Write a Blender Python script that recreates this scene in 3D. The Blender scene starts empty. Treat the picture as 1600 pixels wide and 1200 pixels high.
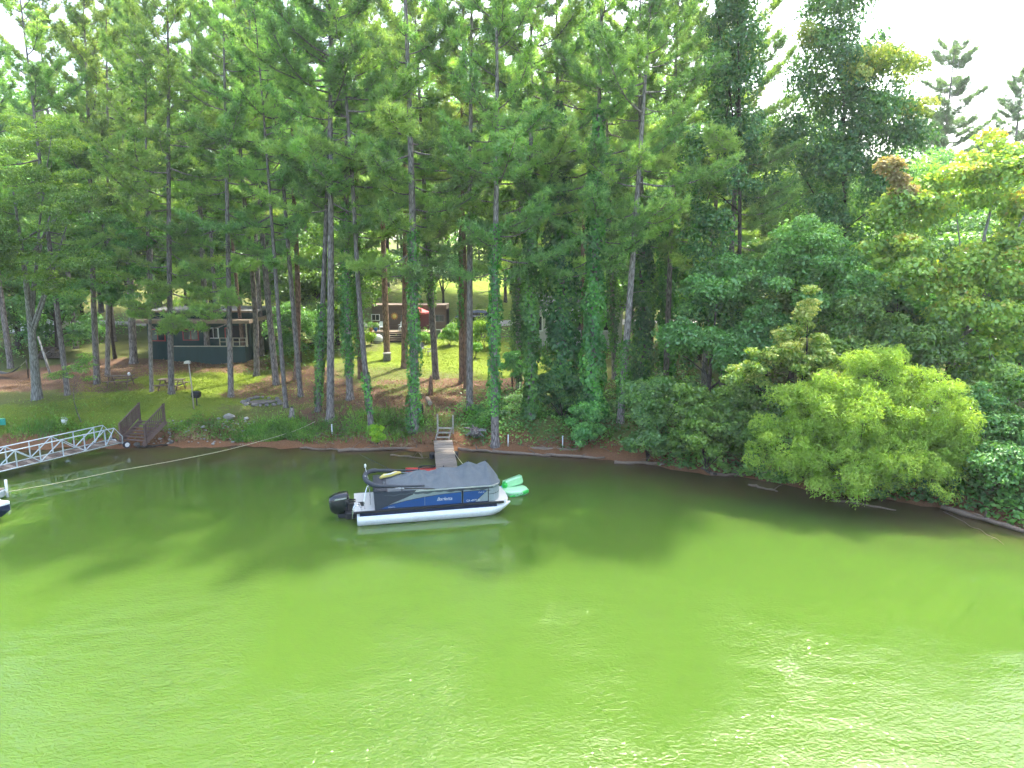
import bpy, math, random
import numpy as np
from mathutils import Vector, Matrix

# ------------------------------------------------------------------ camera, sky, sun, exposure
PITCH, FPX, CAMZ = math.radians(10.0), 1110.0, 11.2
SUN_EL, SUN_AZ = math.radians(58.0), math.radians(27.0)      # azimuth measured from +Y (away from the lens) to +X
scene = bpy.context.scene
COL = scene.collection
cam_data = bpy.data.cameras.new('camera'); cam = bpy.data.objects.new('camera', cam_data); COL.objects.link(cam)
cam.location = (0, 0, CAMZ); cam.rotation_euler = (math.pi/2 - PITCH, 0, 0)
cam_data.sensor_width = 36.0; cam_data.lens = FPX/1600*36.0
cam_data.clip_start = 0.1; cam_data.clip_end = 4000
scene.camera = cam
world = bpy.data.worlds.new('World'); scene.world = world; world.use_nodes = True
wn = world.node_tree.nodes; wl = world.node_tree.links
sky = wn.new('ShaderNodeTexSky'); sky.sky_type = 'NISHITA'; sky.sun_disc = False
sky.sun_elevation = SUN_EL; sky.sun_rotation = SUN_AZ
sky.altitude = 200; sky.air_density = 1.2; sky.dust_density = 5.0; sky.ozone_density = 1.0
bg = wn['Background']; bg.inputs['Strength'].default_value = 0.15
wl.new(sky.outputs['Color'], bg.inputs['Color'])
sd = bpy.data.lights.new('sun', 'SUN'); sd.energy = 2.0; sd.angle = math.radians(2.2); sd.color = (1.0, 0.95, 0.86)
sun = bpy.data.objects.new('sun', sd); COL.objects.link(sun)
sun_dir = Vector((math.sin(SUN_AZ)*math.cos(SUN_EL), math.cos(SUN_AZ)*math.cos(SUN_EL), math.sin(SUN_EL)))
sun.rotation_euler = (-sun_dir).to_track_quat('-Z', 'Y').to_euler()
vs = scene.view_settings
vs.view_transform = 'Standard'; vs.look = 'None'; vs.gamma = 1.0; vs.use_curve_mapping = False; vs.exposure = 2.3
scene.cycles.max_bounces = 5; scene.cycles.diffuse_bounces = 3;
scene.cycles.use_adaptive_sampling = True; scene.cycles.adaptive_threshold = 0.04; scene.cycles.adaptive_min_samples = 16
scene.cycles.use_fast_gi = True; scene.cycles.fast_gi_method = 'REPLACE'; scene.cycles.ao_bounces_render = 2; scene.cycles.ao_bounces = 2
world.light_settings.distance = 5.0; world.light_settings.ao_factor = 1.0
scene.cycles.use_denoising = True; scene.cycles.denoiser = 'OPENIMAGEDENOISE'
scene.cycles.transmission_bounces = 4; scene.cycles.debug_use_spatial_splits = True
scene.cycles.transparent_max_bounces = 8; scene.cycles.sample_clamp_indirect = 8.0
scene.cycles.caustics_reflective = False; scene.cycles.caustics_refractive = False

# ------------------------------------------------------------------ helpers
R = random.Random(7)
CP, SP = math.cos(PITCH), math.sin(PITCH)
def ray(px, py):
    dx = (px-800)/FPX; dy = (600-py)/FPX
    return Vector((dx, CP+dy*SP, -SP+dy*CP))
def at_z(px, py, z):
    d = ray(px, py); t = (z-CAMZ)/d.z; return Vector((d.x*t, d.y*t, z))
def at_y(px, py, Y):
    d = ray(px, py); t = Y/d.y; return Vector((d.x*t, Y, CAMZ+d.z*t))

SHORE_PX = [(-500, 722), (-200, 712), (0, 703), (100, 700), (200, 699), (300, 698), (400, 698), (520, 701), (640, 705), (760, 704),
            (860, 711), (940, 716), (980, 722), (1060, 735), (1150, 745), (1240, 760), (1360, 780), (1470, 792), (1540, 810), (1600, 829), (1700, 868)]
SW = [at_z(x, y, 0) for x, y in SHORE_PX]
SX = np.array([-300.0, -90] + [p.x for p in SW] + [30.0, 60, 300]); SY = np.array([46.0, 42] + [p.y for p in SW] + [23.0, 12, -10])
order = np.argsort(SX); SX = SX[order]; SY = SY[order]
PS = np.array([-60, -30, -6, -2, 0, 0.5, 1.2, 3.0, 30, 42, 48, 60, 75, 120, 300, 900.])
PZ = np.array([-4, -3, -1.3, -0.45, 0, 0.14, 0.45, 1.5, 3.1, 3.5, 3.8, 6.4, 8.5, 13, 20, 30.])
def hgt(x, y):
    x = np.asarray(x, float); y = np.asarray(y, float)
    wob = 0.22*np.sin(x*1.3+1)+0.12*np.sin(x*3.1)+0.07*np.sin(x*7.3+2)
    s = y-np.interp(x, SX, SY)+wob
    s = np.where(x > 8, s*np.interp(x, [8, 20], [1.0, 0.8]), s)
    z = np.interp(s, PS, PZ)
    n = 0.10*np.sin(x*0.37+y*0.23)+0.07*np.sin(x*0.9-y*0.71+1.3)+0.04*np.sin(x*2.1+y*1.7)
    return z+n*np.clip((s-1.0)/4, 0, 1)
def H(x, y): return float(hgt(x, y))
def gpt(px, py):
    d = ray(px, py); t = 20.0
    while t < 400:
        if CAMZ+d.z*t < H(d.x*t, d.y*t): break
        t += 0.1
    a, b = t-0.1, t
    for _ in range(12):
        m = (a+b)/2
        if CAMZ+d.z*m < H(d.x*m, d.y*m): b = m
        else: a = m
    return Vector((d.x*b, d.y*b, H(d.x*b, d.y*b)))

def link(o, parent=None):
    COL.objects.link(o)
    if parent is not None: o.parent = parent
    return o
def tag(o, label, cat, group=None):
    o['label'] = label; o['category'] = cat
    if group: o['group'] = group
    return o
def thing(name, label, cat, loc=(0, 0, 0), rz=0.0, group=None):
    o = bpy.data.objects.new(name, None); o.empty_display_size = 0.3
    o.location = loc; o.rotation_euler = (0, 0, rz); link(o)
    return tag(o, label, cat, group)
def mesh_np(name, verts, faces, tint=None, smooth=False):
    """verts (N,3); faces (M,k) of equal k"""
    me = bpy.data.meshes.new(name); verts = np.asarray(verts, np.float32); faces = np.asarray(faces, np.int32)
    m, k = faces.shape
    me.vertices.add(len(verts)); me.vertices.foreach_set('co', verts.ravel())
    me.loops.add(m*k); me.loops.foreach_set('vertex_index', faces.ravel())
    me.polygons.add(m); me.polygons.foreach_set('loop_start', np.arange(0, m*k, k, dtype=np.int32))
    me.polygons.foreach_set('use_smooth', np.full(m, smooth, bool))
    if tint is not None:
        a = me.attributes.new('tint', 'FLOAT', 'POINT'); a.data.foreach_set('value', np.asarray(tint, np.float32))
    me.update(calc_edges=True)
    return me
def mobj(name, me, mat=None, parent=None):
    o = bpy.data.objects.new(name, me)
    if mat is not None and len(me.materials) == 0: me.materials.append(mat)
    return link(o, parent)

class MB:
    """collects shapes, builds one mesh object"""
    def __init__(s): s.v = []; s.f = []; s.sm = []
    def add(s, vs, fs, smooth=False):
        b = len(s.v); s.v += [tuple(p) for p in vs]; s.f += [tuple(i+b for i in f) for f in fs]; s.sm += [smooth]*len(fs); return s
    def box(s, c, d, M=None, bev=0.0):
        x, y, z = d[0]/2, d[1]/2, d[2]/2; c = Vector(c)
        if bev <= 0:
            vs = [Vector((i*x, j*y, k*z)) for i in (-1, 1) for j in (-1, 1) for k in (-1, 1)]
            fs = [(0, 1, 3, 2), (4, 6, 7, 5), (0, 4, 5, 1), (2, 3, 7, 6), (0, 2, 6, 4), (1, 5, 7, 3)]
        else:
            b = min(bev, x*.9, y*.9, z*.9); vs = []; fs = []
            def oct(zz, e): return [Vector(p) for p in ((x-e-b, -y+e, zz), (x-e, -y+e+b, zz), (x-e, y-e-b, zz), (x-e-b, y-e, zz), (-x+e+b, y-e, zz), (-x+e, y-e-b, zz), (-x+e, -y+e+b, zz), (-x+e+b, -y+e, zz))]
            for zz, e in ((-z, b*.7), (-z+b*.7, 0), (z-b*.7, 0), (z, b*.7)): vs += oct(zz, e)
            for r in range(3):
                for i in range(8): fs.append((r*8+i, r*8+(i+1) % 8, r*8+8+(i+1) % 8, r*8+8+i))
            fs.append(tuple(range(7, -1, -1))); fs.append(tuple(range(24, 32)))
        if M is not None: vs = [M @ p for p in vs]
        return s.add([p+c for p in vs], fs)
    def bar(s, p0, p1, w, h, up=(0, 0, 1), bev=0.0):
        p0 = Vector(p0); p1 = Vector(p1); d = p1-p0; L = d.length; d = d.normalized(); u = Vector(up)
        if abs(d.dot(u)) > .98: u = Vector((0, 1, 0))
        r = d.cross(u).normalized(); u = r.cross(d)
        M = Matrix((d, r, u)).transposed()
        return s.box((p0+p1)/2, (L, w, h), M, bev)
    def tube(s, pts, rad, n=8, cap=True, smooth=True):
        pts = [Vector(p) for p in pts]; rad = rad if hasattr(rad, '__len__') else [rad]*len(pts)
        vs = []; fs = []; ref = None
        for i, p in enumerate(pts):
            t = (pts[min(i+1, len(pts)-1)]-pts[max(i-1, 0)]).normalized()
            if ref is None:
                ref = Vector((0, 0, 1)) if abs(t.z) < .9 else Vector((1, 0, 0))
            a = t.cross(ref).normalized(); ref = a.cross(t).normalized()
            for k in range(n):
                an = 2*math.pi*k/n; vs.append(p+(a*math.cos(an)+ref*math.sin(an))*rad[i])
        for i in range(len(pts)-1):
            for k in range(n): fs.append((i*n+k, i*n+(k+1) % n, (i+1)*n+(k+1) % n, (i+1)*n+k))
        s.add(vs, fs, smooth)
        if cap:
            b = len(s.v)-len(vs); s.f.append(tuple(b+k for k in range(n-1, -1, -1))); s.f.append(tuple(b+len(vs)-n+k for k in range(n))); s.sm += [False, False]
        return s
    def loft(s, rings, smooth=True, cap=True):
        n = len(rings[0]); vs = [Vector(p) for r in rings for p in r]; fs = []
        for i in range(len(rings)-1):
            for k in range(n): fs.append((i*n+k, i*n+(k+1) % n, (i+1)*n+(k+1) % n, (i+1)*n+k))
        s.add(vs, fs, smooth)
        if cap:
            b = len(s.v)-len(vs); s.f.append(tuple(b+k for k in range(n-1, -1, -1))); s.f.append(tuple(b+len(vs)-n+k for k in range(n))); s.sm += [False, False]
        return s
    def poly(s, pts, thick):
        """polygon in list order extruded along vector thick"""
        n = len(pts); t = Vector(thick); vs = [Vector(p) for p in pts]+[Vector(p)+t for p in pts]
        fs = [tuple(range(n-1, -1, -1)), tuple(range(n, 2*n))]+[(i, (i+1) % n, n+(i+1) % n, n+i) for i in range(n)]
        return s.add(vs, fs)
    def ball(s, c, r, n=10, m=6, jit=0.0, rng=R):
        c = Vector(c); r = Vector(r) if hasattr(r, '__len__') else Vector((r, r, r)); rings = []
        for i in range(m+1):
            th = math.pi*i/m; th = min(max(th, .08), math.pi-.08); ring = []
            for k in range(n):
                ph = 2*math.pi*k/n; q = 1+rng.uniform(-jit, jit)
                ring.append(c+Vector((r.x*math.sin(th)*math.cos(ph), r.y*math.sin(th)*math.sin(ph), -r.z*math.cos(th)))*1.0*q if jit == 0 else c+Vector((r.x*math.sin(th)*math.cos(ph)*q, r.y*math.sin(th)*math.sin(ph)*q, -r.z*math.cos(th)*q)))
            rings.append(ring)
        return s.loft(rings, smooth=(jit == 0))
    def mesh(s, name):
        me = bpy.data.meshes.new(name); me.from_pydata([tuple(p) for p in s.v], [], s.f); me.polygons.foreach_set('use_smooth', s.sm); me.update(); return me
    def build(s, name, mat, parent=None, loc=None):
        o = mobj(name, s.mesh(name), mat, parent)
        if loc is not None: o.location = loc
        return o

# ------------------------------------------------------------------ materials
def nodes(m):
    m.use_nodes = True; return m.node_tree.nodes, m.node_tree.links
def mk(name, c, rough=.6, metal=0.0, var=.18, scale=6.0, bump=0.0, bscale=30.0, stretch=(1, 1, 1), c2=None, spec=.5, coat=0.0):
    m = bpy.data.materials.new(name); n, l = nodes(m); p = n['Principled BSDF']
    p.inputs['Roughness'].default_value = rough; p.inputs['Metallic'].default_value = metal; p.inputs['Specular IOR Level'].default_value = spec
    p.inputs['Coat Weight'].default_value = coat
    tc = n.new('ShaderNodeTexCoord'); mp = n.new('ShaderNodeMapping'); mp.inputs['Scale'].default_value = stretch
    l.new(tc.outputs['Object'], mp.inputs['Vector'])
    no = n.new('ShaderNodeTexNoise'); no.inputs['Scale'].default_value = scale; no.inputs['Detail'].default_value = 6; no.inputs['Roughness'].default_value = .65
    l.new(mp.outputs['Vector'], no.inputs['Vector'])
    oi = n.new('ShaderNodeObjectInfo')
    cr = n.new('ShaderNodeValToRGB'); e = cr.color_ramp.elements
    a = c2 if c2 is not None else tuple(x*(1-var) for x in c); b = c if c2 is not None else tuple(min(1, x*(1+var)) for x in c)
    e[0].position = .3; e[0].color = (*a, 1); e[1].position = .72; e[1].color = (*b, 1)
    l.new(no.outputs['Fac'], cr.inputs['Fac'])
    hs = n.new('ShaderNodeHueSaturation'); mr = n.new('ShaderNodeMapRange'); mr.inputs['To Min'].default_value = 1-var*.6; mr.inputs['To Max'].default_value = 1+var*.6
    l.new(oi.outputs['Random'], mr.inputs['Value']); l.new(mr.outputs['Result'], hs.inputs['Value'])
    l.new(cr.outputs['Color'], hs.inputs['Color']); l.new(hs.outputs['Color'], p.inputs['Base Color'])
    if bump > 0:
        nb = n.new('ShaderNodeTexNoise'); nb.inputs['Scale'].default_value = bscale; nb.inputs['Detail'].default_value = 5
        l.new(mp.outputs['Vector'], nb.inputs['Vector']); bp = n.new('ShaderNodeBump'); bp.inputs['Strength'].default_value = bump; bp.inputs['Distance'].default_value = .03
        l.new(nb.outputs['Fac'], bp.inputs['Height']); l.new(bp.outputs['Normal'], p.inputs['Normal'])
    return m
def leafmat(name, dark, mid, light, trans=.38, gloss=.06, tcol=(1.25, 1.2, .55), odd=None):
    m = bpy.data.materials.new(name); n, l = nodes(m); n.remove(n['Principled BSDF']); out = n['Material Output']
    at = n.new('ShaderNodeAttribute'); at.attribute_name = 'tint'
    cr = n.new('ShaderNodeValToRGB'); e = cr.color_ramp.elements
    e[0].position = 0; e[0].color = (*dark, 1); e[1].position = .9 if odd else 1; e[1].color = (*light, 1)
    x = e.new(.5); x.color = (*mid, 1)
    if odd: y = e.new(1.0); y.color = (*odd, 1)
    l.new(at.outputs['Fac'], cr.inputs['Fac'])
    oi = n.new('ShaderNodeObjectInfo'); hs = n.new('ShaderNodeHueSaturation')
    mr = n.new('ShaderNodeMapRange'); mr.inputs['To Min'].default_value = .82; mr.inputs['To Max'].default_value = 1.18
    mh = n.new('ShaderNodeMapRange'); mh.inputs['To Min'].default_value = .485; mh.inputs['To Max'].default_value = .515
    l.new(oi.outputs['Random'], mr.inputs['Value']); l.new(mr.outputs['Result'], hs.inputs['Value'])
    l.new(oi.outputs['Random'], mh.inputs['Value']); l.new(mh.outputs['Result'], hs.inputs['Hue'])
    l.new(cr.outputs['Color'], hs.inputs['Color'])
    di = n.new('ShaderNodeBsdfDiffuse'); tr = n.new('ShaderNodeBsdfTranslucent'); mx = n.new('ShaderNodeMixShader'); mx.inputs[0].default_value = trans
    mul = n.new('ShaderNodeMix'); mul.data_type = 'RGBA'; mul.blend_type = 'MULTIPLY'; mul.inputs['Factor'].default_value = 1; mul.inputs['B'].default_value = (*tcol, 1)
    mul.clamp_result = False
    l.new(hs.outputs['Color'], di.inputs['Color']); l.new(hs.outputs['Color'], mul.inputs['A']); l.new(mul.outputs['Result'], tr.inputs['Color'])
    l.new(di.outputs[0], mx.inputs[1]); l.new(tr.outputs[0], mx.inputs[2])
    gl = n.new('ShaderNodeBsdfGlossy'); gl.inputs['Roughness'].default_value = .38; gl.inputs['Color'].default_value = (.9, 1, .9, 1)
    m2 = n.new('ShaderNodeMixShader'); m2.inputs[0].default_value = gloss
    l.new(mx.outputs[0], m2.inputs[1]); l.new(gl.outputs[0], m2.inputs[2]); l.new(m2.outputs[0], out.inputs['Surface'])
    return m
def barkmat(name, dark, light, scale=1.0):
    m = bpy.data.materials.new(name); n, l = nodes(m); p = n['Principled BSDF']; p.inputs['Roughness'].default_value = .9; p.inputs['Specular IOR Level'].default_value = .2
    tc = n.new('ShaderNodeTexCoord'); mp = n.new('ShaderNodeMapping'); mp.inputs['Scale'].default_value = (9*scale, 9*scale, 1.6*scale); l.new(tc.outputs['Object'], mp.inputs['Vector'])
    vo = n.new('ShaderNodeTexVoronoi'); vo.feature = 'DISTANCE_TO_EDGE'; vo.inputs['Scale'].default_value = 1.3; l.new(mp.outputs['Vector'], vo.inputs['Vector'])
    no = n.new('ShaderNodeTexNoise'); no.inputs['Scale'].default_value = 2.2; no.inputs['Detail'].default_value = 8; l.new(mp.outputs['Vector'], no.inputs['Vector'])
    ma = n.new('ShaderNodeMath'); ma.operation = 'MULTIPLY_ADD'; ma.inputs[1].default_value = 1.2; l.new(vo.outputs['Distance'], ma.inputs[0]); l.new(no.outputs['Fac'], ma.inputs[2])
    cr = n.new('ShaderNodeValToRGB'); e = cr.color_ramp.elements; e[0].position = .38; e[0].color = (*dark, 1); e[1].position = .85; e[1].color = (*light, 1); l.new(ma.outputs[0], cr.inputs['Fac'])
    oi = n.new('ShaderNodeObjectInfo'); hs = n.new('ShaderNodeHueSaturation'); mr = n.new('ShaderNodeMapRange'); mr.inputs['To Min'].default_value = .75; mr.inputs['To Max'].default_value = 1.25
    l.new(oi.outputs['Random'], mr.inputs['Value']); l.new(mr.outputs['Result'], hs.inputs['Value']); l.new(cr.outputs['Color'], hs.inputs['Color']); l.new(hs.outputs['Color'], p.inputs['Base Color'])
    bp = n.new('ShaderNodeBump'); bp.inputs['Strength'].default_value = .8; bp.inputs['Distance'].default_value = .05; l.new(ma.outputs[0], bp.inputs['Height']); l.new(bp.outputs['Normal'], p.inputs['Normal'])
    return m

M = {}
M['bark'] = barkmat('pine_bark', (.10, .082, .072), (.37, .325, .295))
M['bark_red'] = barkmat('reddish_pine_bark', (.10, .062, .045), (.34, .215, .15))
M['bark_pale'] = barkmat('pale_smooth_bark', (.16, .15, .13), (.42, .41, .38), .7)
M['bark_dark'] = barkmat('dark_bark', (.03, .025, .02), (.10, .085, .07))
M['needle'] = leafmat('pine_needles', (0.137, 0.277, 0.097), (0.248, 0.458, 0.137), (0.474, 0.692, 0.170), .45, .05)
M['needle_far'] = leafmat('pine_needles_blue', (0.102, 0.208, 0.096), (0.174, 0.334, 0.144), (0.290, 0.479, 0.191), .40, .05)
M['leaf'] = leafmat('broad_leaves', (0.085, 0.206, 0.047), (0.172, 0.363, 0.062), (0.360, 0.610, 0.095), .42, .06)
M['leaf_dark'] = leafmat('dark_broad_leaves', (0.077, 0.236, 0.060), (0.156, 0.389, 0.084), (0.312, 0.640, 0.108), .36, .07)
M['ivy'] = leafmat('ivy_leaves', (0.056, 0.183, 0.038), (0.114, 0.325, 0.056), (0.247, 0.563, 0.077), .32, .06)
M['vine'] = leafmat('vine_leaves', (0.047, 0.146, 0.053), (0.098, 0.259, 0.074), (0.238, 0.472, 0.084), .34, .05)
M['spray'] = leafmat('feathery_leaves', (0.082, 0.205, 0.045), (0.166, 0.368, 0.065), (0.364, 0.616, 0.091), .45, .04)
M['willow'] = leafmat('willow_leaves', (0.219, 0.410, 0.050), (0.379, 0.651, 0.080), (0.579, 0.820, 0.130), .42, .04)
M['syca'] = leafmat('sycamore_leaves', (0.162, 0.329, 0.061), (0.347, 0.593, 0.098), (0.694, 0.820, 0.137), .46, .06, odd=(0.609, 0.478, 0.087))
M['rust'] = leafmat('rusty_leaves', (.38, .26, .12), (.50, .38, .18), (.48, .48, .15), .42, .04)
M['sour'] = leafmat('pale_tipped_leaves', (0.131, 0.271, 0.040), (0.305, 0.500, 0.064), (0.820, 0.820, 0.239), .42, .06)
M['lime'] = leafmat('lime_leaves', (.12, .25, .015), (.25, .44, .02), (.45, .62, .03), .45, .04)
M['weed'] = leafmat('weed_leaves', (0.083, 0.214, 0.033), (0.159, 0.368, 0.049), (0.303, 0.564, 0.075), .40, .04)
M['grass'] = leafmat('grass_blades', (.12, .18, .02), (.19, .26, .025), (.33, .36, .07), .40, .03)
M['litter'] = leafmat('dead_leaves', (.16, .08, .035), (.30, .17, .08), (.45, .32, .17), .1, .03)

# ------------------------------------------------------------------ terrain
def axis(parts):
    out = []
    for a, b, st in parts: out += list(np.arange(a, b, st))
    return np.array(out+[parts[-1][1]])
gx = axis([(-900, -200, 100), (-200, -60, 10), (-60, -34, 1.5), (-34, 31, .33), (31, 60, 1.5), (60, 200, 10), (200, 900, 100)])
gy = axis([(-300, -40, 40), (-40, 20, 5), (20, 24, 1), (24, 66, .33), (66, 110, .8), (110, 200, 5), (200, 900, 50)])
GX, GY = np.meshgrid(gx, gy); GZ = hgt(GX, GY)
nx, ny = len(gx), len(gy)
idx = np.arange(nx*ny).reshape(ny, nx)
quads = np.stack([idx[:-1, :-1], idx[:-1, 1:], idx[1:, 1:], idx[1:, :-1]], -1).reshape(-1, 4)
gm = mesh_np('ground', np.stack([GX, GY, GZ], -1).reshape(-1, 3), quads, smooth=True)
SS = GY-np.interp(GX, SX, SY)
def blob(px, py, rx, ry=None):
    c = gpt(px, py); ry = ry or rx
    return np.exp(-(((GX-c.x)/rx)**2+((GY-c.y)/ry)**2)**1.5)
lush = np.zeros_like(GX); straw = np.zeros_like(GX)
# mown lawn on the left, curving up behind the trees; brighter patchy lawn in the middle
for a in [(180, 640, 7, 3.5), (330, 610, 5.5, 5), (260, 600, 6, 5), (60, 650, 8, 2.6), (440, 570, 5, 7), (820, 575, 4, 7), (800, 560, 4, 6), (400, 585, 3.5, 5)]: lush = np.maximum(lush, blob(*a))
for a in [(660, 545, 5.5, 7), (620, 560, 5, 6), (720, 560, 5, 7), (770, 545, 4.5, 8)]: lush = np.maximum(lush, .62*blob(*a))
for a in [(650, 630, 5.5, 2.6), (560, 645, 4.5, 2.2), (720, 625, 4, 3), (500, 610, 2.8, 3.5), (430, 605, 2.6, 2.2), (300, 572, 9, 3.2), (180, 575, 7, 4), (110, 585, 6, 4), (160, 605, 3.2, 1.6),
          (270, 607, 1.5, 1.2), (470, 590, 3, 4), (700, 600, 6, 1.6), (780, 600, 3, 2), (540, 615, 3, 2), (30, 600, 5, 3), (390, 615, 2.2, 1.5)]: straw = np.maximum(straw, blob(*a))
clay = np.exp(-np.maximum(0, SS-.9)**2/.8)*(SS > -30)
back = np.clip((SS-44)/5, 0, 1)*np.exp(-((GX-(-5))/12)**4)
colarr = np.stack([np.clip(lush, 0, 1), np.clip(straw, 0, 1), np.clip(clay, 0, 1), back], -1).reshape(-1, 4).astype(np.float32)
ca = gm.attributes.new('zones', 'FLOAT_COLOR', 'POINT'); ca.data.foreach_set('color', colarr.ravel())
def ground_mat():
    m = bpy.data.materials.new('ground'); n, l = nodes(m); p = n['Principled BSDF']; p.inputs['Roughness'].default_value = .95; p.inputs['Specular IOR Level'].default_value = .15
    at = n.new('ShaderNodeAttribute'); at.attribute_name = 'zones'; sp = n.new('ShaderNodeSeparateColor'); l.new(at.outputs['Color'], sp.inputs['Color'])
    ge = n.new('ShaderNodeNewGeometry')
    def noise(sc, det=6, ro=.65):
        x = n.new('ShaderNodeTexNoise'); x.inputs['Scale'].default_value = sc; x.inputs['Detail'].default_value = det; x.inputs['Roughness'].default_value = ro; l.new(ge.outputs['Position'], x.inputs['Vector']); return x
    def ramp(src, stops):
        r = n.new('ShaderNodeValToRGB'); e = r.color_ramp.elements; e[0].position = stops[0][0]; e[0].color = (*stops[0][1], 1); e[1].position = stops[-1][0]; e[1].color = (*stops[-1][1], 1)
        for q, c in stops[1:-1]: k = e.new(q); k.color = (*c, 1)
        l.new(src, r.inputs['Fac']); return r.outputs['Color']
    big = noise(.55); mid = noise(2.6); fine = noise(16, 8, .75)
    def mask(src, lo, hi, amp=.8):
        a = n.new('ShaderNodeMath'); a.operation = 'MULTIPLY_ADD'; a.inputs[1].default_value = amp; l.new(mid.outputs['Fac'], a.inputs[0]); l.new(src, a.inputs[2])
        a2 = n.new('ShaderNodeMath'); a2.operation = 'MULTIPLY_ADD'; a2.inputs[1].default_value = .5; l.new(fine.outputs['Fac'], a2.inputs[0]); l.new(a.outputs[0], a2.inputs[2])
        r = n.new('ShaderNodeMapRange'); r.interpolation_type = 'SMOOTHSTEP'; r.inputs['From Min'].default_value = lo; r.inputs['From Max'].default_value = hi; l.new(a2.outputs[0], r.inputs['Value']); return r.outputs['Result']
    def mixc(f, a, b):
        x = n.new('ShaderNodeMix'); x.data_type = 'RGBA'; l.new(f, x.inputs['Factor']); l.new(a, x.inputs['A']); l.new(b, x.inputs['B']); return x.outputs['Result']
    weedy = ramp(fine.outputs['Fac'], [(.25, (.07, .10, .025)), (.5, (.14, .17, .04)), (.62, (.20, .16, .07)), (.8, (.24, .18, .09))])
    grass = ramp(fine.outputs['Fac'], [(.2, (.10, .165, .016)), (.5, (.18, .25, .024)), (.8, (.29, .32, .055))])
    strw = ramp(fine.outputs['Fac'], [(.25, (.075, .045, .028)), (.45, (.155, .09, .055)), (.6, (.21, .13, .08)), (.72, (.15, .15, .05)), (.85, (.28, .20, .13))])
    cly = ramp(fine.outputs['Fac'], [(.25, (.09, .042, .022)), (.5, (.25, .12, .055)), (.65, (.31, .165, .085)), (.85, (.40, .26, .16))])
    meadow = ramp(mid.outputs['Fac'], [(.25, (.12, .20, .03)), (.5, (.20, .29, .035)), (.75, (.30, .34, .06))])
    c = mixc(mask(sp.outputs['Red'], .95, 1.15), weedy, grass)
    c = mixc(mask(at.outputs['Alpha'], .95, 1.2), c, meadow)
    c = mixc(mask(sp.outputs['Green'], .98, 1.18), c, strw)
    c = mixc(mask(sp.outputs['Blue'], 1.0, 1.25), c, cly)
    l.new(c, p.inputs['Base Color'])
    bp = n.new('ShaderNodeBump'); bp.inputs['Strength'].default_value = .7; bp.inputs['Distance'].default_value = .08; l.new(fine.outputs['Fac'], bp.inputs['Height']); l.new(bp.outputs['Normal'], p.inputs['Normal'])
    return m
go = mobj('ground', gm, ground_mat()); go['kind'] = 'structure'
# pale gravel lane behind the cottages
def ribbon(name, pts, w, mat, lift):
    vs = []; fs = []
    for i, p in enumerate(pts):
        q0 = Vector(pts[max(i-1, 0)]); q1 = Vector(pts[min(i+1, len(pts)-1)]); t = (q1-q0).normalized(); nrm = Vector((-t.y, t.x))
        for j in range(5):
            q = Vector(p)+nrm*w*(j/4-.5); vs.append((q.x, q.y, H(q.x, q.y)+lift))
    for i in range(len(pts)-1):
        for j in range(4): fs.append((i*5+j, (i+1)*5+j, (i+1)*5+j+1, i*5+j+1))
    me = mesh_np(name, vs, fs, smooth=True); o = mobj(name, me, mat); o['kind'] = 'structure'; return o
M['gravel'] = mk('gravel', (.50, .46, .40), .95, var=.25, scale=3, bump=.5, bscale=25)
ribbon('gravel_lane', [(x, 84.5+.00*x+1.2*math.sin(x*.05)) for x in np.arange(-60, 62, 2.0)], 3.4, M['gravel'], .05)

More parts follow.
